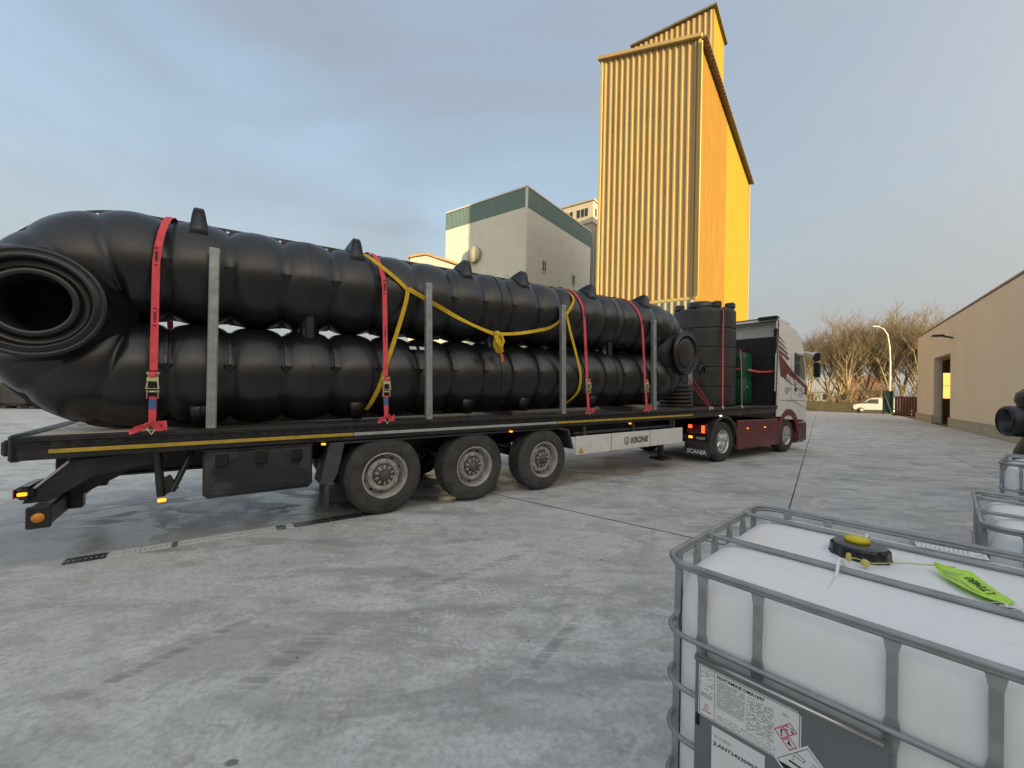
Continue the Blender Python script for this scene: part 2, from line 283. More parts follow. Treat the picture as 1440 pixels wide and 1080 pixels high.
# ------------------------------------------------------------------ geometry helpers
def perp(a):
    a = a.normalized(); b = Vector((0, 0, 1)) if abs(a.z) < .9 else Vector((1, 0, 0))
    x = a.cross(b).normalized(); return x, a.cross(x).normalized()
class MB:
    def __init__(s): s.v = []; s.f = []; s.sm = []
    def add(s, vs, fs, smooth=False):
        k = len(s.v); s.v += [Vector(q) for q in vs]; s.f += [tuple(i+k for i in q) for q in fs]; s.sm += [smooth]*len(fs); return s
    def box(s, x0, x1, y0, y1, z0, z1, c=0.0, mtx=None):
        c = min(c, abs(x1-x0)*.45, abs(y1-y0)*.45, abs(z1-z0)*.45)
        if c <= 0:
            vs = [(x, y, z) for x in (x0, x1) for y in (y0, y1) for z in (z0, z1)]
            fs = [(0, 1, 3, 2), (4, 6, 7, 5), (0, 4, 5, 1), (2, 3, 7, 6), (0, 2, 6, 4), (1, 5, 7, 3)]
        else:
            vs = []; idx = {}
            for i, x in enumerate((x0, x1)):
                for j, y in enumerate((y0, y1)):
                    for k, z in enumerate((z0, z1)):
                        sx, sy, sz = (c if i == 0 else -c), (c if j == 0 else -c), (c if k == 0 else -c)
                        for a, q in enumerate(((x, y+sy, z+sz), (x+sx, y, z+sz), (x+sx, y+sy, z))):
                            idx[i, j, k, a] = len(vs); vs.append(q)
            I = idx; fs = []
            for i in (0, 1):
                q = [I[i, 0, 0, 0], I[i, 1, 0, 0], I[i, 1, 1, 0], I[i, 0, 1, 0]]; fs.append(tuple(q if i else q[::-1]))
                q = [I[0, i, 0, 1], I[0, i, 1, 1], I[1, i, 1, 1], I[1, i, 0, 1]]; fs.append(tuple(q if i else q[::-1]))
                q = [I[0, 0, i, 2], I[1, 0, i, 2], I[1, 1, i, 2], I[0, 1, i, 2]]; fs.append(tuple(q if i else q[::-1]))
            for j in (0, 1):
                for k in (0, 1):
                    fs.append((I[0, j, k, 1], I[1, j, k, 1], I[1, j, k, 2], I[0, j, k, 2]))
                    fs.append((I[j, 0, k, 0], I[j, 1, k, 0], I[j, 1, k, 2], I[j, 0, k, 2]))
                    fs.append((I[j, k, 0, 0], I[j, k, 1, 0], I[j, k, 1, 1], I[j, k, 0, 1]))
            for i in (0, 1):
                for j in (0, 1):
                    for k in (0, 1): fs.append((I[i, j, k, 0], I[i, j, k, 1], I[i, j, k, 2]))
        if mtx is not None: vs = [mtx @ Vector(q) for q in vs]
        return s.add(vs, fs)
    def bar(s, a, b, w, h, c=.0, upv=(0, 0, 1)):
        a, b = Vector(a), Vector(b); d = (b-a); L = d.length; d.normalize()
        x = d.cross(Vector(upv))
        if x.length < 1e-4: x = d.cross(Vector((1, 0, 0)))
        x.normalize(); u = x.cross(d)
        m = Matrix(((x.x, u.x, -d.x, a.x), (x.y, u.y, -d.y, a.y), (x.z, u.z, -d.z, a.z), (0, 0, 0, 1)))
        return s.box(-w/2, w/2, -h/2, h/2, -L, 0, c, m)
    def tube(s, pts, r, n=8, closed=False, cap=True, smooth=True):
        pts = [Vector(p) for p in pts]; N = len(pts); rr = r if isinstance(r, (list, tuple)) else [r]*N
        x = None; vs = []
        for i, p in enumerate(pts):
            if closed: d = pts[(i+1) % N]-pts[i-1]
            else: d = pts[min(i+1, N-1)]-pts[max(i-1, 0)]
            d.normalize()
            if x is None: x, y = perp(d)
            else:
                x = x-d*x.dot(d)
                if x.length < 1e-5: x, y = perp(d)
                x.normalize(); y = d.cross(x)
            vs += [p+(x*math.cos(t*2*math.pi/n)+y*math.sin(t*2*math.pi/n))*rr[i] for t in range(n)]
        fs = []
        for i in range(N if closed else N-1):
            j = (i+1) % N
            for t in range(n): fs.append((i*n+t, i*n+(t+1) % n, j*n+(t+1) % n, j*n+t))
        if cap and not closed: fs += [tuple(range(n))[::-1], tuple(range((N-1)*n, N*n))]
        return s.add(vs, fs, smooth)
    def lathe(s, prof, o, axis, n=32, smooth=True, cap0=False, cap1=False):
        o = Vector(o); a = Vector(axis).normalized(); x, y = perp(a); vs = []; fs = []
        for r, h in prof:
            vs += [o+a*h+(x*math.cos(t*2*math.pi/n)+y*math.sin(t*2*math.pi/n))*r for t in range(n)]
        for i in range(len(prof)-1):
            for t in range(n): fs.append((i*n+t, i*n+(t+1) % n, (i+1)*n+(t+1) % n, (i+1)*n+t))
        if cap0: fs.append(tuple(range(n))[::-1])
        if cap1: fs.append(tuple(range((len(prof)-1)*n, len(prof)*n)))
        return s.add(vs, fs, smooth)
    def prism(s, poly, f0, f1):
        """poly: list of 2D points; f0/f1 map a 2D point to 3D on the two faces"""
        n = len(poly); vs = [f0(*p) for p in poly]+[f1(*p) for p in poly]
        fs = [tuple(range(n))[::-1], tuple(range(n, 2*n))]+[(i, (i+1) % n, n+(i+1) % n, n+i) for i in range(n)]
        return s.add(vs, fs)
    def loft(s, rings, closed_ring=True, caps=True, smooth=True):
        n = len(rings[0]); vs = [q for r in rings for q in r]; fs = []
        for i in range(len(rings)-1):
            for t in range(n if closed_ring else n-1): fs.append((i*n+t, i*n+(t+1) % n, (i+1)*n+(t+1) % n, (i+1)*n+t))
        if caps: fs += [tuple(range(n))[::-1], tuple(range((len(rings)-1)*n, len(rings)*n))]
        return s.add(vs, fs, smooth)
    def ribbon(s, pts, wd, w, t=.004):
        """flat webbing along pts; wd = width direction (one, or one for each point)"""
        pts = [Vector(p) for p in pts]; N = len(pts); rings = []
        for i, p in enumerate(pts):
            d = (pts[min(i+1, N-1)]-pts[max(i-1, 0)]).normalized()
            q = Vector(wd[i] if isinstance(wd, list) else wd); q = (q-d*q.dot(d)).normalized(); nn = d.cross(q)
            ww = w[i] if isinstance(w, list) else w
            rings.append([p+q*ww/2+nn*t/2, p-q*ww/2+nn*t/2, p-q*ww/2-nn*t/2, p+q*ww/2-nn*t/2])
        return s.loft(rings, smooth=False)
    def mesh(s, name, m, base=Vector((0, 0, 0)), fix=True):
        me = bpy.data.meshes.new(name); me.from_pydata([q-base for q in s.v], [], s.f)
        me.polygons.foreach_set('use_smooth', s.sm)
        if m is not None: me.materials.append(m)
        if fix:
            import bmesh
            bm = bmesh.new(); bm.from_mesh(me); bmesh.ops.recalc_face_normals(bm, faces=bm.faces); bm.to_mesh(me); bm.free()
        me.update(); return me

BASE = {}
def thing(name, label, cat, frame=FW, base=(0, 0, 0), group=None):
    o = bpy.data.objects.new(name, None); COL.objects.link(o); o.empty_display_size = .2
    o.matrix_world = frame @ Matrix.Translation(base); BASE[o.name] = Vector(base)
    o['label'] = label; o['category'] = cat
    if group: o['group'] = group
    return o
def part(mb, name, m, parent, label=None, kind=None):
    b = BASE[parent.name]; o = bpy.data.objects.new(name, mb.mesh(name, m, b)); COL.objects.link(o); o.parent = parent; BASE[o.name] = b
    if label: o['label'] = label
    if kind: o['kind'] = kind
    return o
def piece(me, name, parent, loc):
    """a repeat of one shared mesh, placed in the parent's coordinates"""
    o = bpy.data.objects.new(name, me); COL.objects.link(o); o.parent = parent; o.location = Vector(loc)-BASE[parent.name]; return o
def solo(mb, name, m, label, cat, frame=FW, base=(0, 0, 0), group=None):
    o = bpy.data.objects.new(name, mb.mesh(name, m, Vector(base))); COL.objects.link(o)
    o.matrix_world = frame @ Matrix.Translation(base); BASE[o.name] = Vector(base)
    o['label'] = label; o['category'] = cat
    if group: o['group'] = group
    return o
def struct(mb, name, m, frame=FW, base=(0, 0, 0), kind='structure'):
    o = bpy.data.objects.new(name, mb.mesh(name, m, Vector(base))); COL.objects.link(o)
    o.matrix_world = frame @ Matrix.Translation(base); BASE[o.name] = Vector(base); o['kind'] = kind; return o
def copy_tree(o, parent=None):
    c = o.copy(); COL.objects.link(c); BASE[c.name] = BASE[o.name]
    if parent: c.parent = parent
    for ch in list(o.children): copy_tree(ch, c)
    return c
def text(s, size, o, rv, uv, m, parent, name='lettering', bold=0, shear=0, align='LEFT', width=None):
    cu = bpy.data.curves.new(name, 'FONT'); cu.body = s; cu.size = size; cu.offset = bold; cu.shear = shear; cu.align_x = align; cu.resolution_u = 3
    t = bpy.data.objects.new(name, cu); COL.objects.link(t); bpy.context.view_layer.update()
    me = bpy.data.meshes.new_from_object(t.evaluated_get(bpy.context.evaluated_depsgraph_get()))
    bpy.data.objects.remove(t); rv = Vector(rv).normalized(); uv = Vector(uv).normalized(); nv = rv.cross(uv); o = Vector(o)-BASE[parent.name]
    xs = [q.co.x for q in me.vertices]; k = width/(max(xs)-min(xs)) if width else 1
    me.transform(Matrix(((rv.x*k, uv.x, nv.x, o.x), (rv.y*k, uv.y, nv.y, o.y), (rv.z*k, uv.z, nv.z, o.z), (0, 0, 0, 1))))
    me.materials.clear(); me.materials.append(m); me.name = name
    ob = bpy.data.objects.new(name, me); COL.objects.link(ob); ob.parent = parent; BASE[ob.name] = BASE[parent.name]; return ob
def poly_on(pts, off, thick, plane='front'):
    """flat shape on a plane of constant d (pts = (s,z)), proud towards the camera side"""
    mb = MB(); mb.prism(pts, lambda a, b: (a, off, b), lambda a, b: (a, off+thick, b)); return mb
def arc(c, r, a0, a1, n):
    return [(c[0]+r*math.cos(R_(a0+(a1-a0)*i/n)), c[1]+r*math.sin(R_(a0+(a1-a0)*i/n))) for i in range(n+1)]
rnd = random.Random(7)
# ------------------------------------------------------------------ ground
g = MB(); g.add([(-1500, -1500, -.06), (1500, -1500, -.06), (1500, 1500, -.06), (-1500, 1500, -.06)], [(0, 1, 2, 3)])
struct(g, 'far_ground', M['field'])
g = MB(); g.box(-70, 6.5, -40, 60.0, -.35, -.004); yard = struct(g, 'yard', mat('joint_dirt', (.07, .068, .063), .9, 0, .3, 2), FG)
PL = [6.45, 3.19, -.37, -7.5, -14.6, -21.7, -28.8, -35.9, -43.0, -52.0, -61.0]
QL = [-30.8, -18.8, -6.8, 5.24, 17.2, 29.2, 41.2, 52.0, 60.0]
for i in range(len(PL)-1):
    for j in range(len(QL)-1):
        mb = MB(); j1 = .007; mb.box(PL[i+1]+j1, PL[i]-j1, QL[j]+.018, QL[j+1]-.018, -.034, 0, .006); part(mb, 'concrete_slab', M['concrete'], yard)
# linear gutter in front of the trailer: grates end to end
gut = thing('drain_gutter', 'narrow grated drain gutter along the wet strip beside the trailer', 'drain', FT, (-2.0, .12, 0))
grey_g = mat('pale_grate', (.68, .68, .66), .5, .0, .08, 12, dirt=((.5, .5, .48), .3)); dark_g = mat('dark_grate', (.03, .03, .03), .3, .3, .3, 12)  # one pale and one dark tone for the grate pieces
s = -2.95; k = 0
seq = [(1, .30), (0, .24), (0, .24), (1, .05), (0, .33), (0, .33), (0, .24), (1, .10), (0, .08), (1, .4), (1, .4), (1, .4)]
for dk, L in seq:
    mb = MB(); y0 = .03+.03*(s+2.9); w = .16
    mb.box(s, s+L-.012, y0, y0+.03, .001, .006); mb.box(s, s+L-.012, y0+w-.03, y0+w, .001, .006)
    nb = max(2, int(L/.035)); 
    for b in range(nb):
        xx = s+.006+(L-.03)*b/(nb-1); mb.box(xx-.009, xx+.009, y0+.03, y0+w-.03, .001, .0052)
    for r in (0.06, .11): mb.box(s, s+L-.012, y0+r-.004, y0+r+.004, .0015, .0058)
    part(mb, 'grate', dark_g if dk else grey_g, gut); s += L

# road, kerb and verge beyond the yard
r = MB(); r.box(-120, 200, 61.0, 70.0, -.3, -.02); struct(r, 'road', M['asphalt'], FG)
r = MB(); r.box(-10, 60, 60.02, 60.98, -.3, .0); struct(r, 'pavement', M['concrete'], FG)
vb = MB(); N = 60; ring = []
rv = random.Random(3)
for i in range(N+1):
    p = -60+160*i/N; h = .85+.25*rv.random()
    ring.append([(p, 70.0, -.05), (p, 70.4, .12), (p, 72.0+rv.random()*.4, h), (p, 76, h+.15), (p, 100, .1), (p, 100, -.3)])
vb.loft(ring, closed_ring=False, caps=False)
def grass():
    t = NT('verge_grass'); p = t.pos(); c = t.ramp(t.noise(p, 1.1, 8, .7), [(.3, (.05, .055, .022)), (.55, (.11, .095, .045)), (.75, (.17, .14, .075))])
    t.bump(t.noise(p, 5, 6, .7), .8, .15); return t.done(c, .95)
M['grass'] = grass(); struct(vb, 'verge', M['grass'], FG)

# ------------------------------------------------------------------ cladding materials
def clad(name, col, stain, streak=.5, rough=.5, lines=0, axis=0):
    t = NT(name); v = t.obj()
    c = t.ramp(t.noise(v, .35, 5, .6), [(.3, tuple(q*.9 for q in col)), (.7, col)])
    c = t.mix(t.ramp(t.noise(t.map(v, 0, (1.2, 1.2, .05)), 1.4, 7, .68, .3), [(.45, 0), (.78, streak)]), c, stain)
    if lines:
        o = t.sep(v)[axis]; fr = t.math('FRACT', t.math('MULTIPLY', o, lines))
        t.bump(t.math('LESS_THAN', fr, .025), -.4, .01)
        c = t.mix(t.math('MULTIPLY', t.math('LESS_THAN', fr, .025), .22), c, tuple(q*.55 for q in col))
    return t.done(c, rough, 0, .25)
M['ochre'] = clad('ochre_cladding', (.46, .325, .145), (.33, .215, .09), .6)
M['ochre_low'] = clad('pale_base_cladding', (.36, .335, .25), (.22, .2, .14), .4)
M['orange_side'] = clad('faded_orange_cladding', (.295, .158, .022), (.20, .095, .016), .75, .75)
M['yellow_side'] = clad('bright_yellow_cladding', (.34, .235, .018), (.27, .17, .014), .65, .75)
M['trim_yel'] = clad('pale_yellow_trim', (.55, .41, .15), (.4, .28, .09), .3)
M['eave'] = mat('weathered_eave_sheet', (.16, .13, .09), .7, 0, .25, 1)
M['offwhite_clad'] = clad('offwhite_cladding', (.80, .78, .66), (.66, .635, .53), .35)
M['offwhite_flat'] = clad('offwhite_panels', (.80, .78, .69), (.66, .64, .565), .35)
M['teal_clad'] = clad('teal_cladding', (.17, .25, .235), (.12, .18, .17), .3)
M['cream_conc'] = clad('cream_concrete', (.60, .54, .40), (.35, .30, .22), .45)
M['grey_conc'] = clad('grey_concrete', (.42, .40, .36), (.28, .26, .23), .5)
M['window_dark'] = mat('dark_window', (.03, .033, .035), .12, 0, .2, 3)
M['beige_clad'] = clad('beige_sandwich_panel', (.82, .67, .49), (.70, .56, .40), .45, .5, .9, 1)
M['plinth'] = clad('concrete_plinth', (.45, .385, .29), (.28, .235, .17), .5, .8)

# ------------------------------------------------------------------ yellow silo tower
P0, P1, Q0, Q1 = -25.2, -12.4, 53.2, 96.0
ztop = lambda p: 45.2+(P1-p)/(P1-P0)*3.3
tw = thing('silo_tower', 'tall yellow corrugated silo tower lit gold by the low sun', 'tower', FG, (P0, Q0, 0))
mb = MB(); mb.prism([(P0, 0), (P1, 0), (P1, 45.2), (P0, 48.5)], lambda a, b: (a, Q0, b), lambda a, b: (a, Q1, b)); part(mb, 'wall_core', M['ochre'], tw)
mb = MB(); mb.box(P0-.02, P1+.02, Q0-.09, Q0-.004, 13.25, 13.62, .03); part(mb, 'flashing', M['trim_yel'], tw)
NR = 16
def rib_mesh(z0, z1, w, d, m, nm):
    mb = MB(); pl = [(-w/2, 0), (-w*.3, -d), (w*.3, -d), (w/2, 0)]
    mb.prism(pl, lambda a, b: (a, b, z0), lambda a, b: (a, b, z1)); return mb.mesh(nm, m)
for i in range(NR):
    p = P0+.42+(P1-P0-.84)*i/(NR-1)
    mb = MB(); w, d = .30, .15; pl = [(p-w/2, 0), (p-w*.3, -d), (p+w*.3, -d), (p+w/2, 0)]; zt = ztop(p)-.05
    mb.prism(pl, lambda a, b: (a, Q0-.005+b, 13.6), lambda a, b: (a, Q0-.005+b, zt)); part(mb, 'rib', M['ochre'], tw)
me = rib_mesh(0, 13.2, .30, .15, M['ochre_low'], 'rib')
for i in range(NR): piece(me, 'lower_rib', tw, (P0+.42+(P1-P0-.84)*i/(NR-1), Q0-.008, 0))
mb = MB(); mb.box(P0+.001, P1-.001, Q0-.006, Q0-.0005, .0, 13.3); part(mb, 'base_cladding', M['ochre_low'], tw)
# corrugated long side in two paints
def corrugated(q0, q1, z0, z1, pitch, dep):
    mb = MB(); q = q0; row = []
    while q < q1-1e-6:
        row += [(q, 0), (q+pitch*.45, 0), (q+pitch*.55, dep), (q+pitch*.9, dep)]; q += pitch
    row.append((q1, 0)); a = [(P1+.004+h, qq, z0) for qq, h in row]; b = [(P1+.004+h, qq, z1) for qq, h in row]
    mb.loft([a, b], closed_ring=False, caps=False, smooth=False); return mb
part(corrugated(Q0, 71.2, 0, 45.1, .5, .06), 'orange_side_sheet', M['orange_side'], tw)
part(corrugated(71.2, Q1, 0, 45.1, .5, .06), 'yellow_side_sheet', M['yellow_side'], tw)
for p, q in ((P1+.05, Q0-.12), (P0-.05, Q0-.12), (P1+.10, Q1+.02)):
    mb = MB(); mb.box(p-.16, p+.16, q-.16, q+.16, 0 if q > 90 else 13.3, ztop(max(P0, min(P1, p)))-.1, .03); part(mb, 'corner_trim', M['trim_yel'], tw)
for z in (27.5, 38.0):                                      # lap joints of the sheets
    mb = MB(); mb.box(P0, P1, Q0-.035, Q0-.012, z, z+.07); part(mb, 'lap_joint', M['ochre'], tw)
mb = MB(); mb.bar((P0-.55, Q0-.32, 48.82), (P1+.35, Q0-.32, 45.36), .5, .42); part(mb, 'roof_edge_trim', M['ochre'], tw)
mb = MB(); mb.prism([(P0-.6, 48.7), (P1+.95, 45.0), (P1+.95, 45.25), (P0-.6, 48.95)], lambda a, b: (a, Q0-.2, b), lambda a, b: (a, Q1+.4, b)); part(mb, 'roof_sheet', M['eave'], tw)
me = None; mb = MB(); mb.box(0, .22, 0, .2, -.16, 0); me = mb.mesh('eave_corrugation', M['eave'])
for i in range(52): piece(me, 'eave_corrugation', tw, (P1+.75, Q0+.3+i*.82, 45.02))
# box on the roof
mb = MB(); mb.prism([(-24.2, 44), (-12.7, 44), (-12.7, 56.0), (-24.2, 56.0)], lambda a, b: (a, 62, b), lambda a, b: (a, 69.3, b)); bx = part(mb, 'roof_house', M['ochre'], tw)
me = rib_mesh(46, 55.9, .26, .13, M['ochre'], 'rib')
for i in range(15): piece(me, 'rib', bx, (-24.2+.35+10.8*i/14, 61.994, 0))
mb = MB(); mb.box(-12.696, -12.62, 62.0, 69.3, 44, 55.9); part(mb, 'side_sheet', M['yellow_side'], bx)
mb = MB(); mb.box(-24.6, -12.2, 61.55, 69.8, 56.02, 56.3); part(mb, 'roof_cap', M['eave'], bx)
mb = MB(); mb.tube([(P1+.36, Q0-.38, 13.5), (P1+.36, Q0-.38, 44.6)], .11, 8); part(mb, 'downpipe', M['trim_yel'], tw)

# ------------------------------------------------------------------ off-white building with teal band
K_ = 1.09; B0, B1, C0, C1, HB = -64.3*K_, -43.3*K_, 60.9*K_, 86.6*K_, 38.9*K_-.15
gb = thing('clad_building', 'off-white clad block with teal band under its roof edge', 'building', FG, (B0, C0, 0))
mb = MB(); mb.box(B0, B1, C0, C1, 0, HB); part(mb, 'wall', M['offwhite_flat'], gb)
def fine_ribs(a0, a1, z0, z1, pitch, dep, fn):
    mb = MB(); row = []; a = a0
    while a < a1-1e-6:
        row += [(a, 0), (a+pitch*.35, 0), (a+pitch*.45, dep), (a+pitch*.85, dep)]; a += pitch
    row.append((a1, 0)); mb.loft([[fn(x, h, z0) for x, h in row], [fn(x, h, z1) for x, h in row]], closed_ring=False, caps=False, smooth=False); return mb
part(fine_ribs(B0, B1-.3, 0, 35.0*K_, .42, .05, lambda a, h, z: (a, C0-.01-h, z)), 'front_cladding', M['offwhite_clad'], gb)
part(fine_ribs(B0, B1-.3, 35.0*K_, HB-.25, .42, .05, lambda a, h, z: (a, C0-.03-h, z)), 'teal_band', M['teal_clad'], gb)
part(fine_ribs(C0+.3, C1, 35.0*K_, HB-.25, .42, .05, lambda a, h, z: (B1+.03+h, a, z)), 'teal_band', M['teal_clad'], gb)
me = None
for i in range(13):                                          # vertical panel joints on the long side
    q = C0+.3+i*2.16; mb = MB(); mb.box(B1+.001, B1+.02, q+.02, q+2.12, 28.1*K_, 34.98*K_, .008); part(mb, 'wall_panel', M['offwhite_flat'], gb)
    mb = MB(); mb.box(B1+.001, B1+.02, q+.02, q+2.12, 0, 28.04*K_, .008); part(mb, 'wall_panel', M['offwhite_flat'], gb)
mb = MB(); mb.box(B1-.32, B1+.08, C0-.10, C0+.28, 0, HB-.2, .03); part(mb, 'corner_trim', M['offwhite_flat'], gb)
mb = MB(); mb.box(B1+.081, B1+.2, C0+.02, C0+.14, 0, HB-.6, .03); part(mb, 'downpipe', M['offwhite_clad'], gb)
mb = MB(); mb.box(B0-.15, B1+.22, C0-.22, C1+.2, HB-.22, HB+.12, .04); part(mb, 'parapet_cap', M['offwhite_clad'], gb)
for q in (67.2*K_, 79.0*K_):
    mb = MB(); mb.box(B1+.021, B1+.10, q-.62, q+.62, 24.7*K_, 26.7*K_, .02); w = part(mb, 'window', M['window_dark'], gb)
    mb = MB(); mb.box(B1+.022, B1+.16, q-.75, q+.75, 24.4*K_, 24.66*K_, .02); mb.box(B1+.022, B1+.14, q-.04, q+.04, 24.7*K_, 26.7*K_); part(mb, 'frame', M['offwhite_clad'], w)
# round lid-like housing on the front
mb = MB(); mb.lathe([(1.72, 0), (1.72, .85), (1.65, .95), (.2, 1.1), (.0, 1.1)], (-55.4*K_, C0-.06, 28.2*K_), (0, -1, 0), 40, cap0=True)
fan = part(mb, 'round_vent_housing', M['cream_conc'], gb); mb = MB(); mb.lathe([(1.80, .55), (1.80, .72), (1.70, .72)], (-55.4*K_, C0-.06, 28.2*K_), (0, -1, 0), 40); part(mb, 'rim', M['eave'], fan)
mb = MB(); mb.tube([(-46.8*K_, C0-.1, 21.4*K_), (-46.8*K_, C0-.5, 22.6*K_), (-46.8*K_, C0-1.4, 22.8*K_)], .06, 6); part(mb, 'bracket_lamp', M['galv'], gb)

# ------------------------------------------------------------------ cream concrete block behind
D0, D1, E0, E1, HD = -60.0, -47.4, 95.7, 108.0, 50.9
cb = thing('concrete_tower_block', 'cream concrete tower block peeping out behind the teal banded building', 'building', FG, (D0, E0, 0))
mb = MB(); mb.box(D0, D1, E0, E1, 0, 45.0); part(mb, 'lower_wall', M['grey_conc'], cb)
mb = MB(); mb.box(D0+.0, D1+.35, E0-.35, E1, 45.02, HD-.5); uw = part(mb, 'upper_wall', M['cream_conc'], cb)
mb = MB(); mb.box(D0-.4, D1+.75, E0-.75, E1+.4, HD-.48, HD, .05); part(mb, 'roof_slab', M['grey_conc'], cb)
for p in (-58.4, -57.2, -54.6, -53.3, -51.2, -50.0, -48.9):
    mb = MB(); mb.box(p-.42, p+.42, E0-.42, E0-.351, 46.8, 48.9); w = part(mb, 'window', M['window_dark'], uw)
    mb = MB(); mb.box(p-.5, p+.5, E0-.46, E0-.352, 46.6, 46.78); part(mb, 'sill', M['cream_conc'], w)
for q in (97.0, 98.6, 100.2):
    mb = MB(); mb.box(D1+.351, D1+.42, q-.45, q+.45, 46.8, 48.9); part(mb, 'window', M['window_dark'], uw)
for q in (96.2, 97.6):
    mb = MB(); mb.box(D1+.01, D1+.3, q-.12, q+.12, 0, 44.9); part(mb, 'downpipe', M['grey_conc'], cb)
# low sunlit roof left of the clad block
lr = thing('brown_roofed_shed', 'low brown roof showing just above the upper black tube', 'building', FG, (-62, 36, 0))
def p2g(x, y): return (.8*x-.6*y, .6*x+.8*y)
a = p2g(-15.3, 60); b = p2g(-8.4, 60); mid_ = p2g(-12.8, 60); back = p2g(-14, 72)
mb = MB(); mb.loft([[(a[0], a[1], 0), (b[0], b[1], 0), (b[0], b[1], 19.6), (mid_[0], mid_[1], 21.0), (a[0], a[1], 20.55)], [(a[0]-7, a[1]+9, 0), (b[0]-7, b[1]+9, 0), (b[0]-7, b[1]+9, 19.6), (mid_[0]-7, mid_[1]+9, 21.0), (a[0]-7, a[1]+9, 20.55)]], smooth=False); part(mb, 'wall', M['grey_conc'], lr)
mb = MB(); rr = [(a[0]-.2, a[1]-.3, 20.6), (mid_[0], mid_[1]-.3, 21.06), (b[0]+.3, b[1]-.3, 19.65), (b[0]+.3, b[1]-.3, 19.95), (mid_[0], mid_[1]-.3, 21.35), (a[0]-.2, a[1]-.3, 20.9)]
mb.loft([rr, [(x-7, y+9.6, z) for x, y, z in rr]], smooth=False); part(mb, 'roof', mat('rusty_roof_sheet', (.33, .20, .085), .75, 0, .35, .8), lr)

# ------------------------------------------------------------------ beige hall on the right (its shade lies over the whole yard)
HP, HQ0, HQ1, HE, RP, RZ, PB = 6.56, -45.0, 48.9, 6.95, 20.0, 14.0, 33.4
hall = thing('beige_hall', 'long beige clad hall with doorway and concrete plinth on the right', 'building', FG, (HP, HQ1, 0))
DQ0, DQ1, DZ = 37.7, 42.5, 4.74
mb = MB()
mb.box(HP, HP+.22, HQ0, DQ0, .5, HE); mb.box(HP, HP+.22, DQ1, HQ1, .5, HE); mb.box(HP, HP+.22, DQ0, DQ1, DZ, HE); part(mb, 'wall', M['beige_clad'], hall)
mb = MB(); mb.box(HP+.222, HP+.40, DQ1, DQ1+.25, 0, DZ+.2); mb.box(HP+.222, HP+.40, DQ0-.25, DQ0, 0, DZ+.2); mb.box(HP+.222, HP+.40, DQ0, DQ1, DZ, DZ+.25); mb.box(HP+.001, HP+.22, DQ1, DQ1+.25, 0, .5)
part(mb, 'door_reveal', mat('beige_reveal', (.66, .52, .34), .6, 0, .1, 1), hall)
mb = MB(); mb.box(HP+.402, HP+.46, DQ1-.10, DQ1+.3, 0, DZ+.2); mb.box(HP+.402, HP+.46, DQ0, DQ1-.10, DZ-.2, DZ+.2); part(mb, 'door_frame', M['eave'], hall)
for a_, b_ in ((HQ0, DQ0-.02), (DQ1+.02, HQ1+.05)):
    mb = MB(); mb.box(HP-.10, HP+.2, a_, b_, -.02, .56, .02); part(mb, 'plinth', M['plinth'], hall)
    mb = MB(); mb.box(HP-.13, HP-.002, a_, b_, .562, .60, .005); part(mb, 'plinth_flashing', M['alu'], hall)
mb = MB()
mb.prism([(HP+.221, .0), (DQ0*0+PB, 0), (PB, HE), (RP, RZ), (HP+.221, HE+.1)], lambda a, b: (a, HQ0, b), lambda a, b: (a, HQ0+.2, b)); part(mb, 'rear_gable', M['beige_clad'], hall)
WP0, WP1, WZ0, WZ1 = 7.75, 9.6, 1.86, 3.95
mb = MB(); mb.box(HP+.221, WP0, HQ1-.22, HQ1-.02, 0, HE); mb.box(WP1, PB, HQ1-.22, HQ1-.02, 0, HE); mb.box(WP0, WP1, HQ1-.22, HQ1-.02, 0, WZ0); mb.box(WP0, WP1, HQ1-.22, HQ1-.02, WZ1, HE)
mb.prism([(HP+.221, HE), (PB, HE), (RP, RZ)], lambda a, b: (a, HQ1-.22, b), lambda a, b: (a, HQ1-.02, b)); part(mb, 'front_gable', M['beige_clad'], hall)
lit = emit('emissive_pane', (1.0, .62, .14), .32)  # panes emit their own glow, standing in for daylight outside
for z0, z1 in ((WZ0, 2.86), (2.93, WZ1)):
    mb = MB(); mb.box(WP0, WP1, HQ1-.16, HQ1-.1, z0, z1); part(mb, 'emissive_window_pane', lit, hall)
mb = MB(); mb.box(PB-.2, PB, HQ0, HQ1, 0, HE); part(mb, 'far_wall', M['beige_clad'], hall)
mb = MB(); mb.box(HP+.23, PB-.21, HQ0+.21, HQ1-.23, -.3, .0); part(mb, 'hall_floor', M['asphalt'], hall)
mb = MB(); mb.prism([(HP-.04, HE+.02), (RP, RZ), (PB+.2, HE+.02), (PB+.2, HE+.16), (RP, RZ+.16), (HP-.04, HE+.12)], lambda a, b: (a, HQ0-.2, b), lambda a, b: (a, HQ1+.12, b)); part(mb, 'roof', mat('dark_roof_trim', (.26, .19, .165), .5, 0, .1, 1), hall)
mb = MB(); mb.bar((HP-.01, 37.1, 5.62), (HP-.55, 37.1, 5.78), .14, .1); mb.box(HP-.95, HP-.4, 36.85, 37.35, 5.72, 5.84, .03); part(mb, 'wall_floodlight', M['black_gloss'], hall)
mb = MB(); mb.box(HP+1.6, HP+3.2, 38.2, 40.0, .0, 1.55, .1); part(mb, 'pallet_stack', M['black'], hall)
mb = MB(); mb.bar((HP+.6, 41.3, .05), (HP+.75, 38.4, 1.0), .05, .05); part(mb, 'door_barrier', M['alu'], hall)

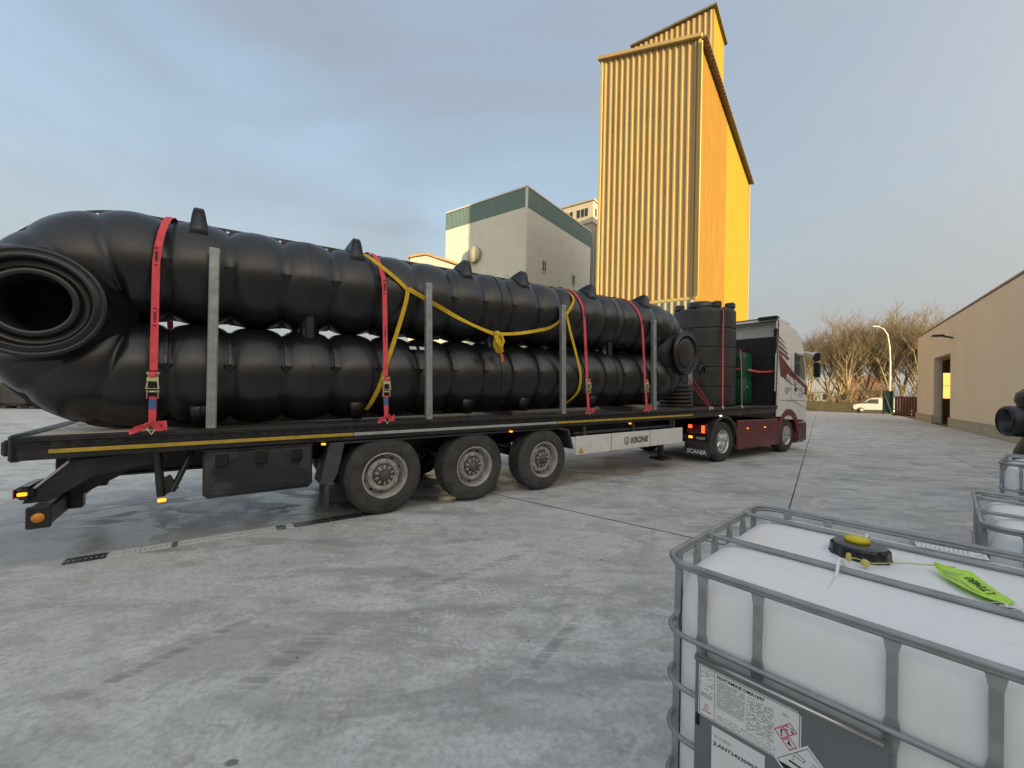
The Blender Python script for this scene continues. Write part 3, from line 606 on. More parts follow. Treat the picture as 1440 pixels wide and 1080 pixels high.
# ------------------------------------------------------------------ things at the site entrance
gt = thing('gate_leaf', 'dark green steel gate leaf with diagonal brace standing by the van', 'gate', FG, (5.7, 59, 0))
mb = MB(); mb.box(5.25, 5.33, 58.95, 59.05, 0, 2.62, .01); part(mb, 'post', mat('dark_green_paint', (.012, .04, .028), .4, 0, .2, 4), gt); gm = gt.children[0].data.materials[0]
mb = MB(); mb.box(6.0, 6.12, 58.9, 59.05, 0, 2.66, .01); part(mb, 'post', gm, gt)
mb = MB(); mb.box(5.331, 5.999, 58.98, 59.03, .25, 2.55); part(mb, 'panel', gm, gt)
mb = MB(); mb.bar((5.34, 58.94, 2.45), (6.0, 58.9, .1), .06, .05); part(mb, 'brace', M['galv'], gt)
bw = thing('brown_wall', 'reddish brown board wall between the gate and the beige hall', 'wall', FG, (6.2, 57.5, 0))
bm_ = mat('red_brown_boards', (.17, .072, .045), .8, 0, .2, 1.5, .2, 10)
for i in range(12):
    x0 = 6.15+i*.155*1.15; y0 = 58.4-i*.24
    mb = MB(); mb.box(x0, x0+.17, y0-.20, y0+.05, .12, 1.98+.01*(i % 3), .01); part(mb, 'board', bm_, bw)
mb = MB(); mb.bar((6.1, 58.6, .06), (8.25, 55.6, .06), .14, .12); part(mb, 'base_beam', M['black'], bw)
mb = MB(); mb.bar((7.2, 57.05, 2.18), (8.3, 55.45, 2.18), .05, .1); mb.bar((7.22, 57.0, 1.98), (7.22, 57.0, 2.4), .05, .05); part(mb, 'top_rail', M['alu'], bw)
bo = thing('bollard', 'small red and white banded bollard in front of the brown wall', 'bollard', FG, (7.15, 56.2, 0))
for i in range(5):
    mb = MB(); mb.lathe([(.055, i*.16), (.055, i*.16+.159)], (7.15, 56.2, 0), (0, 0, 1), 10, cap0=True, cap1=True); part(mb, 'band', M['paper'] if i % 2 else M['ink_red'], bo)
lp = thing('street_lamp', 'tall curved street lamp post glowing in the sun before the bare trees', 'street lamp', FW, (45.75, 50.0, 0))
pts = [(45.75, 50, 0), (45.8, 50, 3), (45.82, 50, 6), (45.72, 50, 8), (45.45, 50, 9.5), (45.0, 50.05, 10.2), (44.4, 50.1, 10.45)]
lampm = mat('cream_lamp_paint', (.72, .66, .5), .4, 0, .1, 2)
mb = MB(); mb.tube(pts, [.12, .11, .095, .085, .075, .07, .06], 10); part(mb, 'mast', lampm, lp)
mb = MB(); mb.box(43.6, 44.5, 49.9, 50.3, 10.38, 10.52, .05); part(mb, 'lantern', lampm, lp)
# small white van on the road
FV = FG @ Matrix.Translation((5.2, 65.6, -.02)) @ Matrix.Rotation(R_(180), 4, 'Z')       # x forward (towards -p), y left
vn = thing('white_van', 'small white panel van parked on the road behind the green gate', 'van', FV, (0, 0, 0))
prof = [(-2.2, .42), (2.05, .36), (2.12, .62), (2.0, .95), (1.25, 1.10), (.55, 1.72), (.2, 1.80), (-2.05, 1.80), (-2.2, 1.6)]
mb = MB(); mb.loft([[(a, y, b if abs(y) < .8 else b*.985+.01) for a, b in [(q[0]*sc_, q[1]) for q in prof]] for y, sc_ in ((-.86, .985), (-.78, 1), (.78, 1), (.86, .985))], smooth=False); part(mb, 'body', M['white_paint'], vn)
for sd in (-1, 1):
    mb = MB(); y = sd*.852
    mb.prism([(1.12, 1.12), (.52, 1.62), (-.2, 1.66), (-.2, 1.12)], lambda a, b: (a, y, b), lambda a, b: (a, y+sd*.02, b)); part(mb, 'side_window', M['glass'], vn)
    for xx in (1.38, -1.42):
        mb = MB(); mb.lathe([(.20, -.02), (.30, 0), (.31, .03), (.31, .18), (.29, .2)], (xx, sd*.885, .31), (0, -sd, 0), 20, cap0=True); w = part(mb, 'wheel', M['rubber'], vn)
        mb = MB(); mb.lathe([(.0, -.04), (.19, -.03), (.20, -.01)], (xx, sd*.885, .31), (0, -sd, 0), 16); part(mb, 'rim', M['alu'], w)
    mb = MB(); mb.box(1.0, 1.16, min(y, y+sd*.16), max(y, y+sd*.16), 1.12, 1.28, .03); part(mb, 'mirror', M['black_gloss'], vn)
mb = MB(); mb.box(1.7, 2.16, -.84, .84, .28, .62, .06); part(mb, 'bumper', M['black_gloss'], vn)
mb = MB(); mb.box(-1.9, .1, -.65, .65, 1.84, 1.9, .02); part(mb, 'roof_rack', M['alu'], vn)

# houses far beyond the road
def house(lbl, p, q, w, dp, h, rh, wallm, roofm):
    t = thing('house', lbl, 'house', FG, (p, q, 0), 'houses beyond the road')
    mb = MB(); mb.box(p-w/2, p+w/2, q, q+dp, 0, h); part(mb, 'wall', wallm, t)
    mb = MB(); mb.prism([(q-.4, h+.01), (q+dp+.4, h+.01), (q+dp/2, h+rh)], lambda a, b: (p-w/2-.4, a, b), lambda a, b: (p+w/2+.4, a, b)); rf = part(mb, 'roof', roofm, t)
    mb = MB(); mb.box(p+w*.2, p+w*.2+.7, q+dp/2-.3, q+dp/2+.4, h+rh-.8, h+rh+1); part(mb, 'chimney', wallm, rf)
    for i in range(3):
        x = p-w/2+w*(i+.5)/3; mb = MB(); mb.box(x-.6, x+.6, q-.06, q-.004, 1.2, 2.5); part(mb, 'window', M['window_dark'], t)
house('far grey walled house with pale roof seen beside the truck cab', -2.0, 118, 9, 8, 2.9, 3.0, mat('grey_render', (.42, .42, .4), .8), mat('pale_slate', (.36, .37, .38), .6))
house('far brick house with brown tiled roof behind the bare trunks', 7.5, 122, 10, 8, 3.4, 3.6, mat('brown_brick', (.28, .15, .09), .85), mat('brown_tiles', (.25, .12, .07), .8))

# ------------------------------------------------------------------ bare trees and scrub
def bark(name, a, b):
    t = NT(name); p = t.obj(); return t.done(t.ramp(t.noise(p, 2.5, 6, .7), [(.3, a), (.7, b)]), .85)
M['bark'] = bark('grey_brown_bark', (.20, .16, .10), (.42, .34, .22)); M['twig'] = bark('budding_twigs', (.15, .118, .075), (.27, .215, .135))
def cone(mb, a, b, r0, r1, n):
    mb.tube([a, b], [r0, r1], n, cap=False, smooth=True)
def bare_tree(lbl, p, q, h, seed, spread=1.0):
    r = random.Random(seed); x0, y0 = .8*p+.6*q, -.6*p+.8*q; z0 = .3
    t = thing('bare_tree', lbl, 'tree', FW, (x0, y0, z0), 'bare trees beyond the road')
    tk, tw_ = MB(), MB()
    def seg(a, d, L, r0, lev):
        n = 3 if lev < 2 else 2; pts = [Vector(a)]; rad = [r0]; dd = Vector(d)
        for i in range(n):
            dd = (dd+Vector((r.uniform(-.16, .16), r.uniform(-.16, .16), r.uniform(-.03, .16)))).normalized(); pts.append(pts[-1]+dd*L/n); rad.append(r0*(1-.62*(i+1)/n))
        (tk if lev < 3 else tw_).tube(pts, rad, 6 if lev < 2 else (4 if lev < 3 else 3), cap=False)
        return pts, rad, dd
    def grow(a, d, L, r0, lev):
        pts, rad, dd = seg(a, d, L, r0, lev)
        if lev >= 5: return
        nb = (0, 5, 5, 5, 3)[lev]
        for i in range(nb):
            f = .25+.75*(i+r.random()*.6)/nb; f = min(f, .99); k = min(int(f*(len(pts)-1)), len(pts)-2); u = f*(len(pts)-1)-k
            b = pts[k].lerp(pts[k+1], u); ax = Vector((r.uniform(-1, 1), r.uniform(-1, 1), r.uniform(-.1, .5))).normalized()
            nd = (dd*1.0+ax*(.75 if lev < 3 else .95)*spread+Vector((0, 0, .16))).normalized()
            grow(b, nd, L*(r.uniform(.5, .72)), max(.014, rad[k]*.55), lev+1)
    base = Vector((x0, y0, z0-.3)); pts, rad, dd = seg(base, (r.uniform(-.05, .05), r.uniform(-.05, .05), 1), h*.32, h*.021, 0)
    for i in range(6):
        a = i*1.05+r.random()*.6; f = .35+.65*i/5; b = base.lerp(pts[-1], f) if i < 5 else pts[-1]
        k = .55 if i < 4 else .2
        nd = Vector((math.cos(a)*k*spread, math.sin(a)*k*spread, 1)).normalized(); grow(b, nd, h*r.uniform(.42, .55), h*.0115, 1)
    part(tk, 'trunk', M['bark'], t); part(tw_, 'crown', M['twig'], t, kind='stuff')
for lbl, p, q, h, sd, sp in (
        ('bare budding tree closest to the truck cab mirror', -1.6, 80, 11.8, 1, 1.0),
        ('bare budding tree with low forked trunk, second from the truck cab', 1.0, 82, 12.6, 2, 1.1),
        ('bare budding tree above the front of the white van', 3.5, 81, 13.6, 3, 1.0),
        ('bare budding tree left of the street lamp', 5.6, 84, 13.8, 4, 1.05),
        ('bare budding tree directly behind the street lamp', 7.6, 82, 14.2, 5, 1.0),
        ('bare budding tree between street lamp and beige hall', 9.7, 84, 14.0, 6, 1.0),
        ('bare budding tree touching the corner of the beige hall', 12.0, 82, 13.8, 8, 1.1),
        ('bare budding tree half hidden by the beige hall roof edge', 15.0, 84, 14.5, 9, 1.1),
        ('tall bare tree of the second row above the van', 2.2, 92, 15.0, 11, 1.1),
        ('tall bare tree of the second row right of the lamp', 8.6, 93, 15.5, 12, 1.1),
        ('tall bare tree of the second row behind the hall corner', 13.4, 93, 15.8, 13, 1.1)):
    bare_tree(lbl, p, q, h*.87, sd, sp)
def shrub(lbl, p, q, w, h, seed):
    r = random.Random(seed); x0, y0 = .8*p+.6*q, -.6*p+.8*q; t = thing('shrub', lbl, 'shrub', FW, (x0, y0, .6), 'scrub along the verge')
    st, lf = MB(), MB()
    for i in range(26):
        a = r.random()*6.28; k = r.random()*.75; d = Vector((math.cos(a)*k, math.sin(a)*k, 1)).normalized(); L = h*r.uniform(.55, 1)
        b = Vector((x0+r.uniform(-w, w)*.5, y0+r.uniform(-w, w)*.3, .5)); e = b+d*L; st.tube([b, e], [.03, .012], 3, cap=False)
        for j in range(16):
            c = b.lerp(e, r.uniform(.15, 1)); dd = (d+Vector((r.uniform(-1, 1), r.uniform(-1, 1), r.uniform(-.2, .6)))).normalized(); lf.tube([c, c+dd*L*.25], [.022, .012], 3, cap=False)
    part(st, 'stem', M['bark'], t); part(lf, 'twigs', M['twig'], t, kind='stuff')
for i, (lbl, p, q, w, h) in enumerate((('brown scrub beside the truck cab', -1.5, 74.5, 3.0, 2.6), ('brown scrub at the foot of the forked tree', 1.2, 75, 3.0, 2.4), ('brown scrub left of the van bonnet', 3.6, 75.5, 3.0, 3.0),
        ('tall brown scrub above the van roof', 6.0, 76, 3.2, 3.6), ('brown scrub between lamp and brown wall', 8.4, 76.5, 3.0, 3.4), ('brown scrub above the brown wall', 11.0, 77, 3.2, 3.4))): shrub(lbl, p, q, w, h, 40+i)
# ------------------------------------------------------------------ wheels
def wheel(parent, s, d, z, kind, R=.52, out=-1):
    """outer face at d, looking towards out*d"""
    o = (s, d, z); ax = (0, out, 0); W = .37 if kind == 'trailer' else .31
    tp = [(.285, -.01), (.31, .010), (.322, .018), (.330, .016), (.336, .021), (.36, .025), (.372, .021), (.38, .025), (.42, .020), (.448, .010), (.455, .013), (.462, .006), (.47, .0), (.497, -.02), (R-.008, -.04), (R, -.06)]
    for k in range(1, 5):
        a = -.06-(W-.12)*k/5; tp += [(R, a+.008), (R-.012, a+.006), (R-.012, a-.006), (R, a-.008)]
    tp += [(R, -W+.06), (R-.01, -W+.03), (.47, -W), (.40, -W-.015), (.30, -W+.01)]
    mb = MB(); mb.lathe(tp, o, ax, 44); w = part(mb, 'wheel', M['rubber'], parent)
    mb = MB()
    if kind == 'trailer':
        mb.lathe([(.300, -.02), (.305, .005), (.292, .012), (.283, 0), (.274, -.03), (.266, -.10), (.262, -.15), (.255, -.165), (.232, -.165), (.222, -.15), (.216, -.085), (.208, -.072), (.150, -.066), (.145, -.09)], o, ax, 40)
    elif kind == 'drive':
        mb.lathe([(.300, -.02), (.305, .004), (.292, .012), (.280, -.005), (.27, -.06), (.262, -.10), (.255, -.11), (.25, -.17), (.225, -.2), (.215, -.24), (.12, -.25), (.0, -.25)], o, ax, 40)
    else:
        mb.lathe([(.300, -.02), (.305, .004), (.292, .012), (.280, -.01), (.26, -.05), (.24, -.03), (.20, .0), (.14, .01), (.12, .05), (.0, .06)], o, ax, 40)
    rim = part(mb, 'rim', M['chrome'] if kind != 'trailer' else M['steel_rim'], w)
    if kind == 'trailer':
        mb = MB(); mb.lathe([(.150, -.085), (.138, -.05), (.13, -.045), (.075, -.03), (.07, .0), (.06, .012), (.0, .015)], o, ax, 30); part(mb, 'hub', M['hub'], w)
        mb = MB()
        for k in range(10):
            a = k*math.pi/5; mb.lathe([(.017, -.07), (.017, -.045), (.011, -.03), (.0, -.03)], (s+.184*math.cos(a), d, z+.184*math.sin(a)), ax, 6)
        for k in range(10):
            a = (k+.5)*math.pi/5; mb.box(-.011, .011, -.004, .004, -.022, .022, mtx=Matrix.Translation((s+.108*math.cos(a), d-out*.036, z+.108*math.sin(a))) @ Matrix.Rotation(-a+math.pi/2, 4, 'Y'))
        part(mb, 'wheel_nuts', M['steel_rim'], w, kind='stuff')
        mb = MB()
        for k in range(10):
            a = (k+.5)*math.pi/5; mb.lathe([(.018, -.162), (.0, -.161)], (s+.243*math.cos(a), d, z+.243*math.sin(a)), ax, 10)
        part(mb, 'hand_holes', M['black'], w, kind='stuff')
    else:
        mb = MB()
        for k in range(10):
            a = k*math.pi/5; mb.lathe([(.016, 0), (.016, .03), (.0, .035)], (s+.167*math.cos(a), d-out*(.245 if kind == 'drive' else -.008), z+.167*math.sin(a)), ax, 6)
        part(mb, 'wheel_nuts', M['steel_rim'], w, kind='stuff')
    return w

# ------------------------------------------------------------------ trailer
RL, RF, WD = -3.30, 11.62, 2.50
tr = thing('flatbed_trailer', 'black three-axle flatbed trailer carrying large black tanks', 'trailer', FR, (0, 1.25, 0))
deck_b = .29
for k in range(8):
    y0 = .09+k*deck_b; mb = MB(); mb.box(RL+.06, RF-.06, y0+.003, y0+deck_b-.003, -.028, 0, .003); part(mb, 'deck_board', M['wood'], tr)
for nm, y0, y1 in (('side_rail', 0, .088), ('side_rail', WD-.088, WD)):
    mb = MB(); mb.box(RL+.02, RF, y0, y1, -.20, .012, .008); sgn = -1 if y0 == 0 else 1; ye = y0 if y0 == 0 else y1
    mb.box(RL+.05, RF-.05, min(ye, ye+sgn*.018), max(ye, ye+sgn*.018), -.035, .004, .004)
    mb.box(RL+.05, RF-.05, min(ye, ye+sgn*.012), max(ye, ye+sgn*.012), -.085, -.072)
    rail = part(mb, nm, M['black_paint'], tr)
    mb = MB()
    for k in range(110):                                 # lashing eyes along the rail
        ss = RL+.2+k*.134; mb.box(ss, ss+.05, min(ye+sgn*.0005, ye+sgn*.0165), max(ye+sgn*.0005, ye+sgn*.0165), -.063, -.045)
    part(mb, 'lashing_eyes', M['black'], rail, kind='stuff')
for s0, s1, m, nm in ((-3.05, -.42, 'yellow_tape', 'yellow_stripe'), (-.42, 2.98, 'alu', 'white_stripe'), (2.98, 7.15, 'yellow_tape', 'yellow_stripe')):
    mb = MB(); mb.box(s0, s1-.01, -.022, -.001, -.145, -.108, .003); part(mb, nm, M[m], tr)
for y in (.72, 1.66):
    mb = MB(); mb.box(RL+.35, 10.8, y, y+.14, -.21, -.19); mb.box(RL+.35, 8.0, y+.06, y+.08, -.50, -.21); mb.box(RL+.35, 8.0, y, y+.14, -.52, -.50); mb.box(8.0, 10.8, y+.03, y+.11, -.36, -.21); part(mb, 'chassis_beam', M['black_paint'], tr)
for k in range(26):
    ss = RL+.3+k*.57; mb = MB(); mb.box(ss, ss+.06, .09, WD-.09, -.15, -.03); part(mb, 'cross_member', M['black_paint'], tr)
mb = MB(); mb.box(RL, RL+.08, .0, WD, -.21, .03, .02); part(mb, 'rear_beam', M['black_paint'], tr)
mb = MB(); mb.box(RL-.05, RL-.001, .04, .34, -.16, -.02, .02); part(mb, 'rubber_buffer', M['rubber'], tr)
# front bulkhead
bk = MB(); bk.box(RF-.05, RF, .02, WD-.02, .02, 2.05, .01); bulk = part(bk, 'front_bulkhead', mat('dark_bulkhead', (.022, .018, .018), .6, 0, .3, 2), tr)
for y in (.0, WD-.09):
    mb = MB(); mb.box(RF-.12, RF+.03, y, y+.09, .015, 2.28, .01); part(mb, 'bulkhead_post', M['black_paint'], bulk)
mb = MB(); mb.box(RF-.10, RF-.051, .9, 1.5, .95, 1.75, .01); part(mb, 'equipment_box', mat('dark_red_brown_box', (.07, .02, .018), .6, 0, .2, 3), bulk)
for k in range(3):
    mb = MB(); mb.box(RF-.056, RF-.051, .1, WD-.1, .45+.5*k, .47+.5*k); part(mb, 'panel_rib', M['black_paint'], bulk)
# rear bumper, lamp carrier
mb = MB(); mb.box(-3.18, -3.04, .02, 2.48, -.80, -.62, .015); bp = part(mb, 'rear_bumper', M['black_paint'], tr)
for y in (.0, 2.45):
    mb = MB(); mb.box(-3.19, -3.03, y, y+.03, -.81, -.61, .02); part(mb, 'bumper_end_plate', M['black_paint'], bp)
mb = MB(); mb.lathe([(.042, 0), (.042, .012), (.0, .016)], (-3.11, -.001, -.71), (0, -1, 0), 20); part(mb, 'side_reflector', M['amber_off'], bp)
mb = MB(); mb.box(-3.26, -3.10, 1.98, 2.46, -.56, -.40, .02); part(mb, 'rear_lamp_housing', M['black_gloss'], tr); mb = MB(); mb.box(-3.27, -3.16, .06, .50, -.56, -.44, .03); lc = part(mb, 'rear_lamp_housing', M['black_gloss'], tr)
mb = MB(); mb.box(-3.285, -3.271, .08, .46, -.54, -.46, .004); part(mb, 'red_lens', M['dark_red'], lc)
mb = MB(); mb.box(-3.25, -3.19, .036, .058, -.515, -.485, .006); part(mb, 'amber_marker', M['amber'], lc)
for y in (.62, 1.75):
    mb = MB(); mb.bar((-3.1, y+.06, -.66), (-2.45, y+.06, -.30), .10, .14); mb.box(-3.15, -2.95, y, y+.12, -.8, -.2, .01); part(mb, 'bumper_bracket', M['black_paint'], tr)
mb = MB(); mb.box(-3.0, -2.5, .3, .62, -.36, -.22, .02); part(mb, 'lamp_carrier', M['black_paint'], tr)
mb = MB(); mb.prism([(-2.25, -.21), (-2.95, -.24), (-3.20, -.50), (-3.24, -.60), (-3.08, -.60), (-2.78, -.40), (-2.25, -.31)], lambda a, b: (a, .13, b), lambda a, b: (a, .17, b)); part(mb, 'folding_bumper_arm', M['black_paint'], tr)
mb = MB(); mb.bar((-2.95, .12, -.245), (-3.21, .12, -.51), .02, .02); part(mb, 'arm_edge_strip', M['alu'], tr)
# hanging side guard bracket
mb = MB(); mb.bar((-2.32, .08, -.18), (-2.28, .06, -.66), .06, .06, .01); mb.bar((-2.02, .2, -.18), (-2.2, .07, -.62), .05, .05, .01); mb.bar((-2.3, .09, -.58), (-2.18, .09, -.52), .05, .16); sg = part(mb, 'hanging_bracket', M['black_paint'], tr)
mb = MB(); mb.box(-2.31, -2.24, .035, .058, -.71, -.675, .008); part(mb, 'amber_marker', M['amber'], sg)
# tool box
mb = MB(); mb.box(-1.95, -.88, .05, .62, -.745, -.215, .045); tb = part(mb, 'tool_box', mat('tool_box_plastic', (.020, .020, .021), .5, 0, .2, 2, .1, 30, dirt=((.15, .145, .135), .8)), tr)
mb = MB(); mb.box(-1.93, -.90, .028, .051, -.70, -.24, .02); mb.box(-1.88, -.95, .018, .030, -.66, -.47, .015); mb.box(-1.95, -.88, .02, .06, -.238, -.214, .01); lid = part(mb, 'lid', tb.data.materials[0], tb)
for ss in (-1.78, -1.42, -1.06):
    mb = MB(); mb.box(ss-.06, ss+.06, .008, .03, -.40, -.27, .01); mb.prism([(ss-.05, -.40), (ss, -.44), (ss+.05, -.40)], lambda a, b: (a, .009, b), lambda a, b: (a, .029, b)); part(mb, 'latch', M['black_gloss'], tb)
mb = MB(); mb.box(-1.05, -.97, .023, .0279, -.66, -.65); part(mb, 'maker_plate', M['alu'], tb)
# wing and flap before the first wheel
mb = MB(); mb.prism([(-.70, -.22), (-.52, -.22), (-.60, -.60), (-.66, -.72), (-.80, -.72)], lambda a, b: (a, .03, b), lambda a, b: (a, .42, b)); part(mb, 'splash_guard', M['plastic_grey'], tr)
mb = MB(); mb.box(-.74, -.70, .03, .42, -1.05, -.721, .005); part(mb, 'mud_flap', M['rubber'], tr)
mb = MB(); mb.box(-.52, 3.05, .03, .46, -.245, -.215, .01); part(mb, 'wing_plate', M['plastic_grey'], tr)
mb = MB(); mb.prism([(3.05, -.215), (3.30, -.26), (3.42, -.62), (3.37, -.62), (3.26, -.29), (3.05, -.245)], lambda a, b: (a, .03, b), lambda a, b: (a, .46, b)); part(mb, 'splash_guard', M['plastic_grey'], tr)
for ss, y, m in ((-.80, -.006, 'amber'), (1.98, -.004, 'amber'), (4.9, -.006, 'amber')):
    mb = MB(); mb.box(ss, ss+.05, y-.02, y+.02, -.238, -.216, .006); part(mb, 'side_marker_lamp', M[m], tr)
# suspension: axles, air bags
for k in range(3):
    a = 1.365*k; zc = .52-1.224-.0165*a
    mb = MB(); mb.tube([(a, .3, zc), (a, 2.2, zc)], .075, 10); mb.box(a-.05, a+.5, .66, .80, zc-.06, zc+.10, .02); mb.box(a-.05, a+.5, 1.7, 1.84, zc-.06, zc+.10, .02); ax_ = part(mb, 'axle', M['black_paint'], tr)
    mb = MB(); mb.lathe([(.12, 0), (.15, .05), (.13, .12), (.15, .18), (.12, .24)], (a+.35, .73, zc+.1), (0, 0, 1), 16); part(mb, 'air_bag', M['rubber'], ax_)
    for y, out in ((.035, -1), (2.465, 1)): wheel(tr, a, y, zc, 'trailer', .52, out)
# white side panel with lettering
mb = MB(); mb.box(3.46, 6.80, .02, .05, -.74, -.40, .01); sp_ = part(mb, 'side_panel', M['white_panel'], tr)
text('KRONE', .165, (4.98, .018, -.625), (1, 0, 0), (0, 0, 1), M['ink'], sp_, bold=.006, shear=.15)
mb = MB(); n = 20
ri = [(.062*math.cos(t), .062*math.sin(t)) for t in [2*math.pi*i/n for i in range(n)]]; ro = [(.08*math.cos(t), .08*math.sin(t)) for t in [2*math.pi*i/n for i in range(n)]]
mb.add([(4.86+x, .0185, -.57+z) for x, z in ri+ro], [(i, (i+1) % n, n+(i+1) % n, n+i) for i in range(n)]); mb.box(4.835, 4.85, .0183, .0187, -.61, -.53); mb.box(4.87, 4.885, .0183, .0187, -.61, -.53); mb.box(4.835, 4.885, .0183, .0187, -.62, -.605); part(mb, 'emblem', M['ink'], sp_)
mb = MB(); mb.prism([(3.52, -.71), (3.66, -.71), (3.59, -.60)], lambda a, b: (a, .0196, b), lambda a, b: (a, .0185, b)); part(mb, 'warning_triangle', M['yellow_tape'], sp_)
mb = MB(); mb.box(4.40, 4.41, .0175, .0198, -.74, -.40); mb.box(5.6, 5.61, .0175, .0198, -.74, -.40); part(mb, 'panel_joint', M['plastic_grey'], sp_)
for ss in (3.7, 5.1, 6.5):
    mb = MB(); mb.box(ss, ss+.06, .06, .12, -.5, -.2, .01); part(mb, 'panel_hanger', M['plastic_grey'], tr)
mb = MB(); mb.box(3.5, 6.4, .10, .3, -.38, -.33, .01); part(mb, 'pallet_box_rail', M['plastic_grey'], tr)
mb = MB(); mb.box(6.4, 6.52, .08, .5, -.42, -.2, .01); mb.box(6.55, 6.65, .4, .52, -1.12, -.2, .01); mb.box(6.42, 6.8, .25, .65, -1.17, -1.12, .02); part(mb, 'landing_leg', M['black_paint'], tr); mb = MB(); mb.box(6.55, 6.65, 1.98, 2.1, -1.12, -.2, .01); mb.box(6.42, 6.8, 1.85, 2.25, -1.17, -1.12, .02); part(mb, 'landing_leg', M['black_paint'], tr)
mb = MB(); mb.lathe([(.13, 0), (.13, .5)], (7.0, .45, -.42), (0, 1, 0), 20, cap0=True, cap1=True); part(mb, 'air_tank', M['plastic_grey'], tr)
mb = MB(); mb.box(8.35, 8.41, -.03, .0, -.20, -.17, .005); part(mb, 'side_marker_lamp', M['white_lamp'], tr)

# loading stakes stand in the rail pockets
def stake(lbl, s, d, lean, grp='galvanised stakes along the trailer side'):
    f = FR @ Matrix.Translation((s, d, .012)) @ Matrix.Rotation(R_(lean), 4, 'Y')
    t = thing('stake', lbl, 'stake', f, (0, 0, 0), grp); w = .046
    mb = MB(); mb.box(-w, w, -w, w, 0, 1.93, .012); part(mb, 'post', M['galv'], t)
    mb = MB(); mb.box(-w-.002, w+.002, -w-.002, w+.002, 1.84, 1.93, .01); part(mb, 'top_collar', M['galv'], t)
    mb = MB(); mb.box(-.004, .004, -w-.004, -w+.001, .05, 1.82); part(mb, 'seam', M['galv'], t)
for lbl, s, l in (('galvanised steel stake nearest the open rear manhole', -1.88, .3), ('galvanised steel stake just right of the yellow and red strap crossing', .61, -.9), ('galvanised steel stake right of the dangling yellow bundle', 3.16, -1.0), ('galvanised steel stake beside the closed front manhole', 5.76, -1.0)):
    stake(lbl, s, .045, l)
stake('galvanised stake behind the closed manhole before the upright tank', 8.62, .95, -.6)

# ------------------------------------------------------------------ tractor
tc = thing('truck_tractor', 'white and maroon truck tractor pulling the flatbed trailer', 'truck', FT, (10.5, 1.25, 0))
for y in (.72, 1.60):
    mb = MB(); mb.box(7.9, 13.3, y, y+.1, .62, .95, .01); part(mb, 'frame_rail', M['black_paint'], tc)
mb = MB(); mb.box(8.2, 9.3, .75, 1.68, .97, 1.08, .02); part(mb, 'fifth_wheel', M['hub'], tc)
mb = MB(); mb.box(9.3, 11.2, .5, 2.0, .5, .92, .05); part(mb, 'gearbox', M['black'], tc)
mb = MB(); mb.box(9.25, 11.4, .1, .7, .34, .98, .06); part(mb, 'fuel_tank', M['hub'], tc); mb = MB(); mb.box(9.25, 11.4, 1.8, 2.4, .34, .98, .06); part(mb, 'fuel_tank', M['hub'], tc)
SW = 12.36; SD = 8.62
for y, out in ((.05, -1), (2.43, 1)): wheel(tc, SD, y, .515, 'drive', .515, out)
for y, out in ((.06, -1), (2.42, 1)): wheel(tc, SW, y, .515, 'front', .515, out)
mb = MB(); mb.tube([(SD, .3, .515), (SD, 2.2, .515)], .12, 12); part(mb, 'axle', M['black_paint'], tc); mb = MB(); mb.tube([(SW, .3, .515), (SW, 2.2, .515)], .08, 12); part(mb, 'axle', M['black_paint'], tc)
for y0, y1 in ((.0, .62), (1.88, 2.48)):
    mb = MB(); ou = arc((SD, .515), .66, 12, 178, 14); inn = arc((SD, .515), .60, 178, 12, 14); mb.prism(ou+inn, lambda a, b: (a, y0, b), lambda a, b: (a, y1, b))
    mb.prism(arc((SD, .515), .665, 150, 205, 5)+arc((SD, .515), .59, 205, 150, 5), lambda a, b: (a, y0-.004, b), lambda a, b: (a, y1+.004, b)); part(mb, 'rear_wing', M['plastic_grey'], tc)
    mb = MB(); mb.box(7.93, 7.96, y0, y1+.05, .16, .56, .004); fl = part(mb, 'mud_flap', M['rubber'], tc)
    if y0 == 0: text('SCANIA', .15, (7.925, .60, .22), (0, -1, 0), (0, 0, 1), M['paper'], fl, bold=.006, width=.52)
mb = MB(); mb.box(7.86, 7.96, .02, 2.46, .57, .70, .02); lb = part(mb, 'rear_lamp_bar', M['black_gloss'], tc)
for y in (.03, 1.93):
    mb = MB(); mb.box(7.80, 7.90, y, y+.52, .72, .98, .025); rl_ = part(mb, 'rear_lamp', M['dark_red'], lb)
    mb = MB(); mb.box(7.785, 7.799, y+.03, y+.11, .76, .94, .005); mb.box(7.785, 7.799, y+.36, y+.46, .86, .94, .005); part(mb, 'red_light', M['red_lamp'], rl_)
    mb = MB(); mb.box(7.84, 7.858, y+.38, y+.48, .60, .66, .005); part(mb, 'amber_light', M['amber'], rl_)
    mb = MB(); mb.box(7.85, 7.858, y+.05, y+.28, .59, .65, .003); part(mb, 'plate', M['alu'], rl_)
mb = MB(); mb.lathe([(.12, 0), (.12, .4)], (7.75, .95, .9), (-1, 0, 0), 20, cap0=True, cap1=True); part(mb, 'reservoir', M['plastic_grey'], tc)
